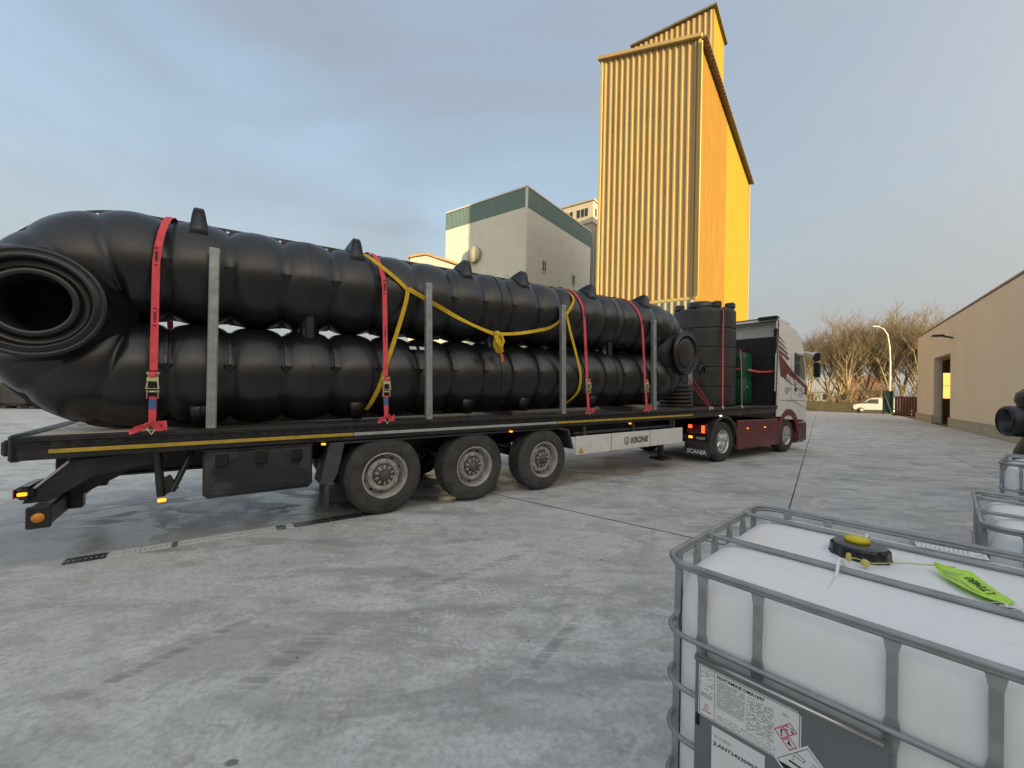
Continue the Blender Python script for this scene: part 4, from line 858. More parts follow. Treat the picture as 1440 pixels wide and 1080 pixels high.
for sd_, y0, y1 in ((-1, .0, .05), (1, 2.45, 2.5)):
    mb = MB(); mb.box(9.25, 11.66, y0, y1, .28, 1.04, .02); sk = part(mb, 'side_skirt', M['maroon'], tc)
    for ss in (9.75, 10.75):
        mb = MB(); ye = y0 if sd_ < 0 else y1; mb.box(ss, ss+.07, min(ye, ye+sd_*.02), max(ye, ye+sd_*.02), .805, .83, .006); part(mb, 'side_marker_lamp', M['amber'], sk)
    mb = MB(); ye = y0+.01
    mb.prism(arc((SW, .515), .80, 8, 172, 14)+arc((SW, .515), .62, 172, 8, 14), lambda a, b: (a, ye-.015, b), lambda a, b: (a, ye+.06, b)); mb.prism([(11.56, .29), (11.72, .29), (11.72, .75), (11.58, 1.04), (11.56, 1.04)], lambda a, b: (a, ye-.01, b), lambda a, b: (a, ye+.05, b)); part(mb, 'front_wing', M['maroon'], tc)
mb = MB(); mb.box(12.98, 13.78, .0, 2.5, .24, .96, .09); bpf = part(mb, 'front_bumper', M['maroon'], tc)
for z in (.34, .56, .78):
    mb = MB(); mb.box(13.05, 13.45, -.012, .001, z, z+.09, .004); part(mb, 'step', M['black_gloss'], bpf)
# cab shell: side profile lofted across the width with rounded shoulders
prof = [(11.98, 1.02), (13.0, .98), (13.68, .98), (13.76, 1.25), (13.76, 2.15), (13.70, 2.6), (13.55, 3.12), (13.30, 3.52), (12.95, 3.80), (12.5, 3.92), (11.98, 3.98)]
cx, cz = 12.8, 2.4
def ringp(d, k): return [(cx+(a-cx)*k, d, cz+(b-cz)*k if b > 1.5 else b) for a, b in prof]
mb = MB(); mb.loft([ringp(.02, .955), ringp(.04, .985), ringp(.10, 1.0), ringp(2.40, 1.0), ringp(2.46, .985), ringp(2.48, .955)], smooth=False); cab = part(mb, 'cab', M['white_paint'], tc)
for y0, y1 in ((.0, .035), (2.465, 2.5)):
    mb = MB(); mb.prism([(11.42, 1.10), (12.04, 1.10), (12.04, 3.93), (11.60, 4.0), (11.50, 3.9)], lambda a, b: (a, y0, b), lambda a, b: (a, y1, b)); part(mb, 'side_deflector', M['white_paint'], cab)
    mb = MB(); mb.bar((11.44, (y0+y1)/2, 1.1), (11.56, (y0+y1)/2, 3.95), .05, .06); part(mb, 'deflector_edge', M['black_gloss'], cab)
mb = MB(); mb.prism([(11.60, 4.02), (12.4, 3.94), (12.4, 3.90), (11.60, 3.95)], lambda a, b: (a, .02, b), lambda a, b: (a, 2.48, b)); part(mb, 'roof_deflector', M['white_paint'], cab)
mb = MB(); mb.box(11.62, 11.70, .02, 2.48, 3.93, 4.06, .01); mb.box(11.5, 11.62, .02, .55, 3.98, 4.08, .01); part(mb, 'deflector_lip', M['black_gloss'], cab)
mb = MB(); mb.box(11.94, 11.978, .1, 2.4, 1.1, 3.9, .01); part(mb, 'back_wall', M['white_panel'], cab)
# side details on the camera side
Y = -.003
wp_ = [(12.74, 2.42), (12.74, 2.98), (12.80, 3.06), (13.36, 3.02), (13.50, 2.60), (13.52, 2.20)]
side = lambda pts, m, nm, par, off=Y, th=.02: part(poly_on(pts, off, th), nm, m, par)
door = side([(12.55, 1.62), (13.62, 1.34), (13.66, 2.2), (13.50, 2.9), (13.40, 3.12), (12.66, 3.16), (12.55, 3.0)], M['white_paint'], 'door', cab, .0, .015)
win = side(wp_, M['glass'], 'side_window', cab, -.006, .005)
part(poly_on([(12.70, 2.38), (12.74, 2.42), (12.74, 2.98), (12.80, 3.06), (12.78, 3.10), (12.70, 3.02)], -.009, .003), 'window_seal', M['black_gloss'], cab)
mb = MB(); mb.box(12.74, 12.86, -.03, -.001, 1.86, 1.98, .01); part(mb, 'door_handle', M['black_gloss'], cab)
mr = [(11.66, 2.62), (11.74, 2.30), (12.2, 2.20), (13.68, 1.74), (13.68, 2.04), (12.6, 2.46), (11.62, 2.98)]
side(mr, M['maroon'], 'maroon_band', cab, -.010, .004)
for k in range(4):
    z0 = 2.98+.15*k; sx = 11.62+.0*k; a = .10-.018*k
    side([(sx, z0), (12.25-.06*k, z0-.16), (12.36-.10*k, z0-.16+.0), (12.28-.1*k, z0-.16+a*.6), (sx, z0+a)], M['maroon'], 'maroon_stripe', cab, -.0085, .003)
for pts in ([(12.35, 3.78), (12.9, 3.66), (13.22, 3.42), (13.18, 3.38), (12.88, 3.62), (12.35, 3.74)], [(12.5, 3.60), (12.95, 3.52), (13.25, 3.30), (13.2, 3.26), (12.9, 3.46), (12.5, 3.56)], [(12.2, 3.36), (13.1, 3.30), (13.1, 3.27), (12.2, 3.32)]):
    side(pts, M['maroon'], 'roof_stripe', cab, .028, .004)
text('martens', .33, (12.12, -.014, 2.235), (1, 0, -.30), (.0, 0, 1), M['paper'], cab, bold=.012, shear=.12, width=1.40)
for s0, z0, n in ((12.08, 1.94, 3), (13.0, 1.78, 2)):
    for k in range(n):
        mb = MB(); mb.box(s0, s0+.42-.1*k, -.0075, -.004, z0-.07*k, z0-.07*k+.028); part(mb, 'small_print', M['ink_grey'], cab)
mb = MB(); mb.box(11.7, 13.6, -.006, .003, 1.575, 1.585); part(mb, 'panel_line', M['black_gloss'], cab)
mb = MB(); mb.bar((13.45, -.01, 3.06), (13.62, -.30, 3.10), .05, .07); mb.bar((13.42, .0, 3.12), (13.72, -.2, 3.02), .22, .05, .01); mirr = part(mb, 'mirror_arm', M['white_paint'], cab)
mb = MB(); mb.box(13.56, 13.70, -.38, -.20, 2.32, 2.80, .04); mb.box(13.56, 13.70, -.38, -.20, 2.84, 3.12, .04); part(mb, 'mirror', M['black_gloss'], cab)
mb = MB(); mb.box(13.765, 13.775, .12, 2.38, 2.1, 3.05); part(mb, 'windscreen', M['glass'], cab)
mb = MB(); mb.tube([(11.75, .5, 1.2), (11.7, .6, 1.6), (11.66, .8, 1.9), (11.64, .75, 1.4)], .02, 6); mb.tube([(11.75, .62, 1.2), (11.7, .72, 1.6), (11.66, .9, 2.0), (11.64, .85, 1.5)], .018, 6); part(mb, 'air_hose', M['yellow_tape'], tc)

# ------------------------------------------------------------------ twin tube tank
D0T, RC, RB, RVv, NB = .70, .584, .590, .502, 16
SL, SR = -2.56, 6.36; BW = (SR-SL)/NB
def rb(b):
    t = (b+.5) % 1.0; e = abs(2*t-1); return RVv+(RB-RVv)*max(0, 1-e**2.0)**.6
def tpath(sub):
    """(centre s, k, outward normal s,k, bulge coordinate) once round the loop"""
    out = []; nst = sub*NB; nu = sub*6
    for i in range(nst): out.append((SL+(SR-SL)*i/nst, -RC, 0, -1, i/sub))
    for i in range(nu): a = -math.pi/2+math.pi*i/nu; out.append((SR+RC*math.cos(a), RC*math.sin(a), math.cos(a), math.sin(a), i/sub))
    for i in range(nst): out.append((SR-(SR-SL)*i/nst, RC, 0, 1, i/sub))
    for i in range(nu): a = math.pi/2+math.pi*i/nu; out.append((SL+RC*math.cos(a), RC*math.sin(a), math.cos(a), math.sin(a), i/sub))
    return out
tk = thing('twin_tube_tank', 'huge black bulged twin-tube tank strapped upright on the trailer', 'tank', FK, (1.9, D0T, -1.17))
PA = tpath(10); rings = []
for s_, k_, ns, nk, b in PA:
    r = rb(b); r = r if abs(ns) < .05 else r+(RB-r)*.55*min(1, abs(ns)*2.5)
    rings.append([(s_+ns*r*math.cos(t), D0T+r*math.sin(t), k_+nk*r*math.cos(t)) for t in [2*math.pi*j/36 for j in range(36)]])
mb = MB(); mb.loft(rings+[rings[0]], caps=False)
keep = []
for q in mb.f:                                            # cut the bore of the open manhole
    c_ = sum((mb.v[i] for i in q), Vector())/4
    if not (c_.y < D0T and math.hypot(c_.x+3.17, c_.z-.03) < .30): keep.append(q)
mb.f = keep; mb.sm = [True]*len(keep); body = part(mb, 'body', M['hdpe'], tk)
# parting flange: thin web in the middle plane, outside and inside of the loop, with a hole at each valley outside
web = MB(); PB_ = tpath(20); n = len(PB_)
def strip(mb, i, r0, r1, sg):
    j = (i+1) % n; q = []
    for ii in (i, j):
        s_, k_, ns, nk, b = PB_[ii]; a0 = r0(b)*sg; a1 = r1(b)*sg
        q.append([(s_+ns*a0, D0T-.011, k_+nk*a0), (s_+ns*a1, D0T-.011, k_+nk*a1), (s_+ns*a1, D0T+.011, k_+nk*a1), (s_+ns*a0, D0T+.011, k_+nk*a0)])
    mb.loft(q, smooth=False)
for i in range(n):
    fb = (PB_[i][4]+.5) % 1; fb = min(fb, 1-fb)
    if fb < .05 and PB_[i][3] > .55: strip(web, i, lambda b: .47, lambda b: .552, 1); strip(web, i, lambda b: .580, lambda b: .603, 1)
    else: strip(web, i, lambda b: .47, lambda b: .603, 1)
part(web, 'outer_flange', M['hdpe'], tk)
web = MB()
for i in range(n):
    if i % 20 == 0 and abs(PB_[i][2]) > .3: continue
    if abs(PB_[i][2]) < .05 and abs(PB_[(i+1) % n][2]) < .05 and PB_[i][3] > 0:
        ex = (.0, .014, .02, .012, .03, .02)[int(PB_[i][4]+.5) % 6]; ex += max(0, .05*(9-PB_[i][4])/4 if PB_[i][4] < 9 else 0)
        strip(web, i, lambda b: .46, lambda b: .560+ex+.018*math.cos(2*math.pi*b), -1)
part(web, 'inner_flange', M['hdpe'], tk)
# feet fins
for sg in (1, -1):
    for kf in (1, 4, 7, 9, 12, 15):
        s0 = SL+kf*BW; mb = MB(); rings = []
        for pd, pk, hw in ((-.47, .32, .085), (-.455, .46, .075), (-.44, .57, .062), (-.425, .63, .05), (-.40, .66, .038), (-.36, .67, .032), (-.30, .665, .034), (-.16, .625, .055), (.0, .55, .09)):
            rings.append([(s0-hw, D0T+pd, sg*(RC+pk)), (s0+hw, D0T+pd, sg*(RC+pk)), (s0+hw*1.3, D0T+pd*.5, sg*(RC+.28)), (s0-hw*1.3, D0T+pd*.5, sg*(RC+.28))])
        if sg < 0: rings = [[(x, y, max(z, -1.165)) for x, y, z in q] for q in rings]
        mb.loft(rings, smooth=True); part(mb, 'foot_fin', M['hdpe'], tk)
# gusset nubs and little ribs in the valleys, camera side and far side
for sg, z0 in ((1, RC+.02), (-1, -RC+.10)):
    for i in range(NB):
        s0 = SL+(i+.5)*BW
        mb = MB(); yv = D0T-RVv
        mb.add([(s0-.085, yv+.0, z0), (s0+.085, yv+.0, z0), (s0+.05, yv-.062, z0), (s0-.05, yv-.062, z0), (s0, yv+.02, z0-.13)], [(0, 1, 2, 3), (3, 2, 4), (2, 1, 4), (1, 0, 4), (0, 3, 4)]); part(mb, 'gusset', M['hdpe'], tk)
        if sg < 0:
            mb = MB(); pts = [(s0, D0T-(RVv+.012)*math.cos(a), -RC+(RVv+.012)*math.sin(a)) for a in [.2+.95*q/6 for q in range(7)]]; mb.ribbon(pts, (1, 0, 0), .028, .05); part(mb, 'valley_rib', M['hdpe'], tk)
# bridges between the tubes
for kb in (3, 8, 13):
    s0 = SL+kb*BW; mb = MB(); mb.lathe([(.30, -.16), (.20, -.07), (.17, 0), (.20, .07), (.30, .16)], (s0, D0T, 0), (0, 0, 1), 20); mb.lathe([(.22, -.20), (.12, -.09), (.10, 0), (.12, .09), (.22, .2)], (s0, D0T-.22, 0), (0, 0, 1), 16); br = part(mb, 'bridge', M['hdpe'], tk)
    mb = MB(); mb.box(s0-.055, s0+.055, D0T-.40, D0T-.30, -.14, .26, .02); part(mb, 'bridge_rib', M['hdpe'], br)
    mb = MB()
    for sg in (1, -1):
        pts = [(s0, D0T-(RB+.002)*math.cos(a), sg*RC+(RB+.002)*math.sin(a)) for a in [-.9+1.9*q/12 for q in range(13)]]; mb.ribbon(pts, (1, 0, 0), .02, .012)
    part(mb, 'mould_seam', M['hdpe'], br)
# manholes
def manhole(s0, k0, closed):
    mb = MB(); o = (s0, D0T, k0); ax = (0, -1, 0)
    mb.lathe([(.66, .28), (.60, .40), (.53, .52), (.495, .60), (.486, .655), (.490, .665), (.490, .705), (.482, .72), (.455, .726), (.449, .715), (.441, .715), (.435, .728), (.402, .738), (.39, .732), (.386, .715)]+([(.38, .66), (.335, .655), (.33, .70), (.325, .705), (.30, .71), (.14, .735), (.0, .74)] if closed else [(.378, .66), (.34, .645), (.312, .66), (.304, .695), (.294, .704), (.258, .704), (.25, .695), (.248, .66)]), o, ax, 56); return mb
m1 = part(manhole(-3.17, .03, False), 'open_manhole', M['hdpe'], tk, 'open round manhole neck with stepped rings at the rear end')
mb = MB(); mb.lathe([(.246, .69), (.242, .5), (.24, .1), (.0, .08)], (-3.17, D0T, .03), (0, -1, 0), 40); part(mb, 'inner_bore', M['black'], m1)
m2 = part(manhole(6.88, .0, True), 'closed_manhole', M['hdpe'], tk, 'round manhole neck closed with a black lid at the front end')
mb = MB(); mb.tube([(7.36, -.02, -.12), (7.40, -.02, -.2), (7.42, -.02, -.26)], .012, 6); mb.lathe([(.10, 0), (.12, .02), (.12, .05), (.10, .07)], (7.46, -.0, -.38), (0, -1, 0), 20); mb.lathe([(.085, .02), (.0, .025)], (7.46, -.0, -.38), (0, -1, 0), 20); part(mb, 'tethered_cap', M['hdpe'], m2)
for ss, kk, ww in ((.72, -.12, .05), (.55, -.1, .035)):
    mb = MB(); a = .75; y = D0T-(RB+.004)*math.cos(a); z = -RC+(RB+.004)*math.sin(a); mb.box(-.05, .05, -.03, .03, 0, .002, mtx=Matrix.Translation((ss+kk, y, z)) @ Matrix.Rotation(R_(48), 4, 'X')); part(mb, 'paper_label', M['paper'], tk)
mb = MB(); mb.lathe([(.0, .0), (.035, .0), (.04, -.01)], (-2.95, D0T-.26, -1.10), (-.1, -.5, -.85), 16); part(mb, 'white_plug', M['paper'], tk)
# timber packing under the front of the tank
for lbl, s0 in (('timber bearer under the tank near the closed manhole', 5.4), ('timber bearer under the middle of the black tank', 2.3)):
    mb = MB(); hh = .012*(s0+1.75)+.01; mb.box(s0-.08, s0+.08, .25, 1.2, .0005, max(.03, hh), .006); solo(mb, 'timber_bearer', M['wood'], lbl, 'timber', FR, (s0, .7, 0))

# ------------------------------------------------------------------ straps over the tank
def uh(s): return 1.185+RC+.01257*(s+1.75)          # height of the upper tube's axis above the deck
def strap_path(s, top_ds=0.0, n=12):
    h = uh(s); r = RB+.012; pts = []
    b0 = Vector((s, -.03, .0)); th0 = math.atan2(-.15, -1)
    a0 = math.pi+.06; a1 = -.2
    pts.append(b0); c = (D0T, h)
    for i in range(n+1):
        a = a0+(a1-a0)*i/n; f = max(0, 1-abs(a-math.pi/2)/(math.pi/2))
        pts.append(Vector((s+top_ds*f, c[0]+r*math.cos(a), c[1]+r*math.sin(a))))
    pts.append(Vector((s, 2.52, .0))); return pts
def ratchet_strap(lbl, s, top_ds, zr, tail, blue):
    t = thing('ratchet_strap', lbl, 'strap', FR, (s, -.03, 0), 'red ratchet straps over the twin tube tank'); X = (1, 0, 0)
    pts = strap_path(s, top_ds); lo = pts[0]; hi = pts[1]; at = lambda z: lo.lerp(hi, z/hi.z)
    p1 = at(zr+.26)
    mb = MB(); mb.ribbon([p1]+[p1.lerp(hi, q) for q in (.33, .66)]+pts[1:], X, .062, .005); part(mb, 'webbing', M['red_web'], t)
    fp = lambda z, o: at(z)+Vector((0, -o, 0))
    mb = MB(); mb.ribbon([fp(.06, .0), fp(.14, .006), fp(zr*.5, .004), fp(zr, .0)], X, [.05, .056, .058, .06], .008); part(mb, 'short_webbing', M['red_web'], t)
    # ratchet: two side plates, spindle, handle loop, release bar
    mb = MB(); c0, c1 = fp(zr-.02, .02), fp(zr+.25, .02)
    for dx in (-.043, .043):
        mb.bar(c0+Vector((dx, 0, 0)), c1+Vector((dx*.8, 0, 0)), .004, .045, upv=(0, 1, 0))
    mb.tube([fp(zr+.05, .022)+Vector((-.05, 0, 0)), fp(zr+.05, .022)+Vector((.05, 0, 0))], .010, 8); mb.tube([fp(zr+.23, .022)+Vector((-.05, 0, 0)), fp(zr+.23, .022)+Vector((.05, 0, 0))], .013, 8)
    mb.tube([fp(zr+.19, .045)+Vector((-.03, 0, 0)), fp(zr+.08, .06)+Vector((-.05, 0, 0)), fp(zr+.08, .06)+Vector((.05, 0, 0)), fp(zr+.19, .045)+Vector((.03, 0, 0))], .006, 6, closed=True)
    rt_ = part(mb, 'ratchet', M['zinc'], t)
    mb = MB(); mb.box(-.046, .046, -.012, .012, -.02, .02, .004, Matrix.Translation(fp(zr+.17, .045))); part(mb, 'handle_plate', mat('pale_zinc', (.62, .60, .30), .4, .3, .1, 20) if blue else M['zinc'], rt_)
    mb = MB(); mb.lathe([(.03, -.028), (.037, -.02), (.037, .02), (.03, .028)], fp(zr+.21, .03), (1, 0, 0), 14, cap0=True, cap1=True); part(mb, 'wound_webbing', M['red_web'], rt_)
    if blue:
        mb = MB(); mb.ribbon([fp(zr-.12, .012), fp(zr-.03, .012)], X, .058, .004); part(mb, 'blue_label', M['blue_label'], t)
    # loose tail knotted at the rail
    mb = MB(); w = tail
    mb.ribbon([fp(.10, .03), fp(.07, .05)+Vector((-w*.3, -.01, 0)), fp(.05, .055)+Vector((-w*.7, -.015, -.005)), fp(.03, .05)+Vector((-w, 0, -.015))], [Vector((.1, -.3, 1)), Vector((.2, -.5, 1)), Vector((.2, -.2, 1)), Vector((.3, .1, .8))], [.05, .06, .055, .045], .014)
    mb.ribbon([fp(.08, .03), fp(.09, .055)+Vector((w*.3, -.01, .0)), fp(.10, .05)+Vector((w*.62, 0, .0)), fp(.05, .055)+Vector((w*.66, -.01, 0)), fp(.04, .05)+Vector((w*.2, -.015, 0))], [Vector((0, -.4, 1)), Vector((-.3, -.3, 1)), Vector((-.9, 0, .4)), Vector((0, -.3, 1)), Vector((0, -.2, 1))], [.05, .058, .05, .05, .04], .014); part(mb, 'loose_tail', M['red_web'], t)
    mb = MB(); mb.tube([fp(.07, .045)+Vector((-.045, 0, 0)), fp(-.01, .035), fp(.07, .045)+Vector((.045, 0, 0))], .008, 6); part(mb, 'hook', M['zinc'], t)
    mb = MB()
    for z0 in (hi.z*.62, hi.z*.98):
        for q in range(9):
            if q in (1, 7): continue
            zz = z0+q*.022; mb.box(-.011, .011, -.0045, -.0032, -.007, .007, mtx=Matrix.Translation(at(zz) if zz < hi.z else hi+Vector((0, 0, zz-hi.z))))
    part(mb, 'woven_print', M['ink'], t)
    return t
for lbl, s, ds, zr, tl, bl in (('red ratchet strap with blue label next to the open manhole', -2.35, .10, .36, .16, True), ('red ratchet strap crossing the yellow sling', -.02, -.10, .36, .12, True), ('red ratchet strap right of the yellow sling front loop', 3.72, -.16, .40, .12, False), ('red ratchet strap beside the stake at the closed manhole', 5.42, -.30, .42, .16, False)):
    ratchet_strap(lbl, s, ds, zr, tl, bl)

# yellow lifting sling draped over the upper tube
ys = thing('yellow_sling', 'yellow webbing sling hanging knotted across the upper black tube', 'sling', FR, (1.7, .1, 1.3))
def on_tube(s, z, off=.022):
    """point on the camera side of the tubes at deck height z"""
    h = uh(s); lo_ = h-2*RC; r = RB+off
    if z > h-.5: dz = max(-.52, min(r, z-h)); return Vector((s, D0T-math.sqrt(max(0, r*r-dz*dz)), z))
    if z < lo_+.5: dz = max(-r, z-lo_); return Vector((s, D0T-math.sqrt(max(0, r*r-dz*dz)), z))
    return Vector((s, D0T-.30, z))
def sling(name, pts, wds, w=.055):
    P = []; Wd = []; n_ = len(pts); ww = wds if isinstance(wds, list) else [wds]*n_
    for i in range(n_-1):                                  # rounded course through the points
        a, b, c, d = pts[max(i-1, 0)], pts[i], pts[i+1], pts[min(i+2, n_-1)]
        for q in range(4):
            u = q/4; P.append(.5*((2*b)+(c-a)*u+(2*a-5*b+4*c-d)*u*u+(3*b-a-3*c+d)*u**3)); Wd.append(Vector(ww[i]).lerp(Vector(ww[i+1]), u))
    P.append(pts[-1]); Wd.append(ww[-1])
    mb = MB(); mb.ribbon(P, Wd, w, .006); return part(mb, name, M['yellow_web'], ys)
DK = lambda s: -1.224-.0165*s
up_ = lambda s, z: on_tube(s, z+DK(s))
fr = lambda s, z, d=.06: Vector((s, d, z+DK(s)))
h0 = uh(-.25)
top1 = [Vector((-.42, D0T+.35, h0+.48)), Vector((-.38, D0T+.12, h0+.595)), Vector((-.32, D0T-.15, h0+.575))]
sling('upper_loop', top1+[up_(-.20, 3.46), up_(-.02, 3.30), up_(.16, 3.16), up_(.30, 3.04)], Vector((1, 0, .25)))
sling('down_leg', [up_(.30, 3.06), fr(.26, 2.85, .07), fr(.16, 2.5, .06), fr(.04, 2.1, .07), fr(-.06, 1.75, .085), up_(-.14, 1.5), up_(-.19, 1.38)], Vector((1, 0, 0)))
sag = [(.30, 3.06), (.55, 2.96), (.8, 2.86), (1.05, 2.76), (1.3, 2.68), (1.55, 2.61), (1.72, 2.575)]
sling('sagging_leg', [fr(a, b, .075) for a, b in sag], [Vector((-.2, -.55*math.sin(i*1.1), 1)) for i in range(len(sag))], .06)
sag = [(1.72, 2.575), (2.0, 2.60), (2.3, 2.65), (2.6, 2.72), (2.9, 2.81), (3.25, 3.05)]
sling('rising_leg', [fr(a, b, .075) for a, b in sag], [Vector((.2, .5*math.sin(i*.9+.5), 1)) for i in range(len(sag))], .055)
h1 = uh(3.45)
sling('upper_loop', [Vector((3.60, D0T+.35, h1+.48)), Vector((3.58, D0T+.1, h1+.60)), Vector((3.56, D0T-.18, h1+.57)), up_(3.50, 3.44), up_(3.42, 3.28), up_(3.26, 3.08)], Vector((1, 0, -.2)))
sling('down_leg', [up_(3.26, 3.08), fr(3.36, 2.75, .08), fr(3.5, 2.35, .07), fr(3.62, 2.0, .08), up_(3.62, 1.72), up_(3.54, 1.55), up_(3.46, 1.46)], Vector((1, 0, 0)))
mb = MB(); kz = 2.56+DK(1.75)
mb.lathe([(.02, .06), (.055, .04), (.06, .0), (.045, -.03), (.075, -.10), (.085, -.17), (.06, -.25), (.03, -.29), (.0, -.3)], (1.75, .045, kz), (-.12, 0, 1), 12); kn = part(mb, 'knot_bundle', M['yellow_web'], ys)
mb = MB(); mb.ribbon([(1.68, -.02, kz-.02), (1.70, -.05, kz-.12), (1.78, -.045, kz-.2), (1.80, -.0, kz-.28)], Vector((1, 0, .4)), .06, .012); mb.ribbon([(1.80, -.0, kz+.0), (1.82, -.04, kz-.1), (1.76, -.055, kz-.2), (1.82, -.01, kz-.27)], Vector((1, .2, -.4)), .05, .012); part(mb, 'knot_fold', M['yellow_web'], kn)
mb = MB(); mb.ribbon([(1.80, .03, kz-.25), (1.83, .02, kz-.34), (1.85, .03, kz-.43)], Vector((1, 0, .1)), .045, .02); part(mb, 'orange_sleeve', M['orange_web'], kn)

# ------------------------------------------------------------------ other cargo at the front
RT_ = .84; TC = (9.70, 1.22)
vt = thing('upright_tank', 'tall black ribbed upright water tank behind the twin-tube tank', 'tank', FR, (TC[0], TC[1], 0))
pr = [(.0, .0), (RT_-.03, .0), (RT_, .03), (RT_, .05), (RT_, .08)]
for k in range(1, 5): z = .54*k; pr += [(RT_, z-.06), (RT_, z-.045), (RT_, z-.024), (RT_-.004, z-.02), (RT_-.022, z-.012), (RT_-.022, z+.006), (RT_-.004, z+.012), (RT_, z+.016), (RT_, z+.03), (RT_, z+.06)]
pr += [(RT_, 2.58), (RT_, 2.64), (RT_-.02, 2.69), (RT_-.05, 2.71), (RT_-.14, 2.74), (.30, 2.82), (.28, 2.87), (.0, 2.88)]
mb = MB(); mb.lathe(pr, (TC[0], TC[1], .002), (0, 0, 1), 56); part(mb, 'shell', M['hdpe_dull'], vt)
for a in range(8):
    an = a*math.pi/4+.2; c_, s_ = math.cos(an), math.sin(an); mb = MB(); m_ = Matrix.Translation((TC[0]+c_*(RT_-.14), TC[1]+s_*(RT_-.14), 2.72)) @ Matrix.Rotation(an, 4, 'Z')
    mb.box(-.11, .13, -.10, .10, 0, .17, .03, m_); part(mb, 'lifting_lug', M['hdpe_dull'], vt)
mb = MB(); mb.lathe([(.34, 2.80), (.34, 2.93), (.30, 2.96), (.0, 2.98)], (TC[0]-.2, TC[1], 0), (0, 0, 1), 28); part(mb, 'lid', M['hdpe'], vt)
gtk = thing('green_tank', 'dark green rounded plastic tank in front of the trailer bulkhead', 'tank', FR, (11.15, 1.0, 0))
def rrect(cx_, cy_, hx, hy, r, n=5):
    out = []
    for qx, qy, a0 in ((1, 1, 0), (-1, 1, 90), (-1, -1, 180), (1, -1, 270)):
        for i in range(n+1): a = R_(a0+90*i/n); out.append((cx_+qx*(hx-r)+r*math.cos(a), cy_+qy*(hy-r)+r*math.sin(a)))
    return out
mb = MB(); rg = []
for z, g_ in ((.03, -.07), (.05, -.02), (.10, .0), (.7, .0), (.74, -.015), (.80, -.015), (.84, .0), (1.45, .0), (1.54, -.02), (1.58, -.08)): rg.append([(a, b, z) for a, b in rrect(11.15, .98, .26+g_, .38+g_, .13+min(g_, 0)*.5)])
mb.loft(rg); part(mb, 'shell', M['green_pe'], gtk)
mb = MB(); mb.lathe([(.09, 0), (.09, .05), (.06, .07), (.06, .01), (.0, .0)], (10.97, .75, 1.44), (-.5, -.6, .5), 16); part(mb, 'filler_neck', M['green_pe'], gtk)
mb = MB(); mb.lathe([(.02, 0), (.02, .01), (.0, .012)], (11.0, .598, .55), (0, -1, 0), 10); part(mb, 'plug', M['paper'], gtk)
lidst = thing('ribbed_cover_stack', 'dark ribbed plastic covers stacked under the closed manhole', 'cover stack', FR, (8.0, 1.0, 0))
for k in range(6):
    mb = MB(); mb.lathe([(.0, .0), (.42, .0), (.44, .02), (.44, .06), (.40, .085), (.0, .095)], (8.02, 1.02, .003+k*.10), (0, 0, 1), 28); part(mb, 'cover', M['hdpe_dull'], lidst)
def lash(lbl, pts, wd, w, m='red_web'):
    t = thing('lashing_strap', lbl, 'strap', FR, tuple(pts[0]), 'red lashing straps on the front cargo')
    mb = MB(); mb.ribbon(pts, wd, w, .005); part(mb, 'webbing', M[m], t)
    mb = MB(); a = Vector(pts[0]); mb.box(-.03, .03, -.02, .02, -.02, .05, .006, Matrix.Translation(a)); part(mb, 'hook', M['zinc'], t)
    return t
lash('red lashing strap running up and over the upright black tank', [(8.46, -.02, .0), (9.17, .36, 1.4), (9.33, .44, 2.60), (9.36, .54, 2.76), (9.5, 1.2, 2.92), (9.6, 1.9, 2.76), (9.6, 2.04, 2.6), (9.6, 2.5, 0)], (1, 0, 0), .05)
lash('faded red lashing strap passing over the green tank', [(9.42, -.02, .0), (9.94, .24, .9), (10.40, .50, 1.60), (10.95, .85, 1.63), (11.1, 1.3, 1.6), (11.1, 2.5, .0)], (1, 0, 0), .04, 'faded_web')
lash('left one of two red lashing straps slanting down below the closed manhole', [(7.86, -.02, .0), (7.58, .1, .36), (7.27, .2, .72)], (0, 1, .4), .04)
lash('right one of two red lashing straps slanting down below the closed manhole', [(7.96, -.02, .0), (7.74, .1, .36), (7.48, .2, .72)], (0, 1, .4), .04)
t = lash('horizontal red strap tying the green tank to the bulkhead post', [(11.58, .06, 1.02), (11.35, .40, 1.0), (11.05, .592, 1.06), (10.88, .75, 1.08), (10.87, 1.2, 1.08), (11.2, 1.4, 1.06), (11.55, 1.5, 1.05)], (0, 0, 1), .055)
mb = MB(); mb.box(-.09, .09, -.025, .005, -.035, .035, .008, Matrix.Translation((11.12, .575, 1.05))); part(mb, 'ratchet', M['zinc'], t)
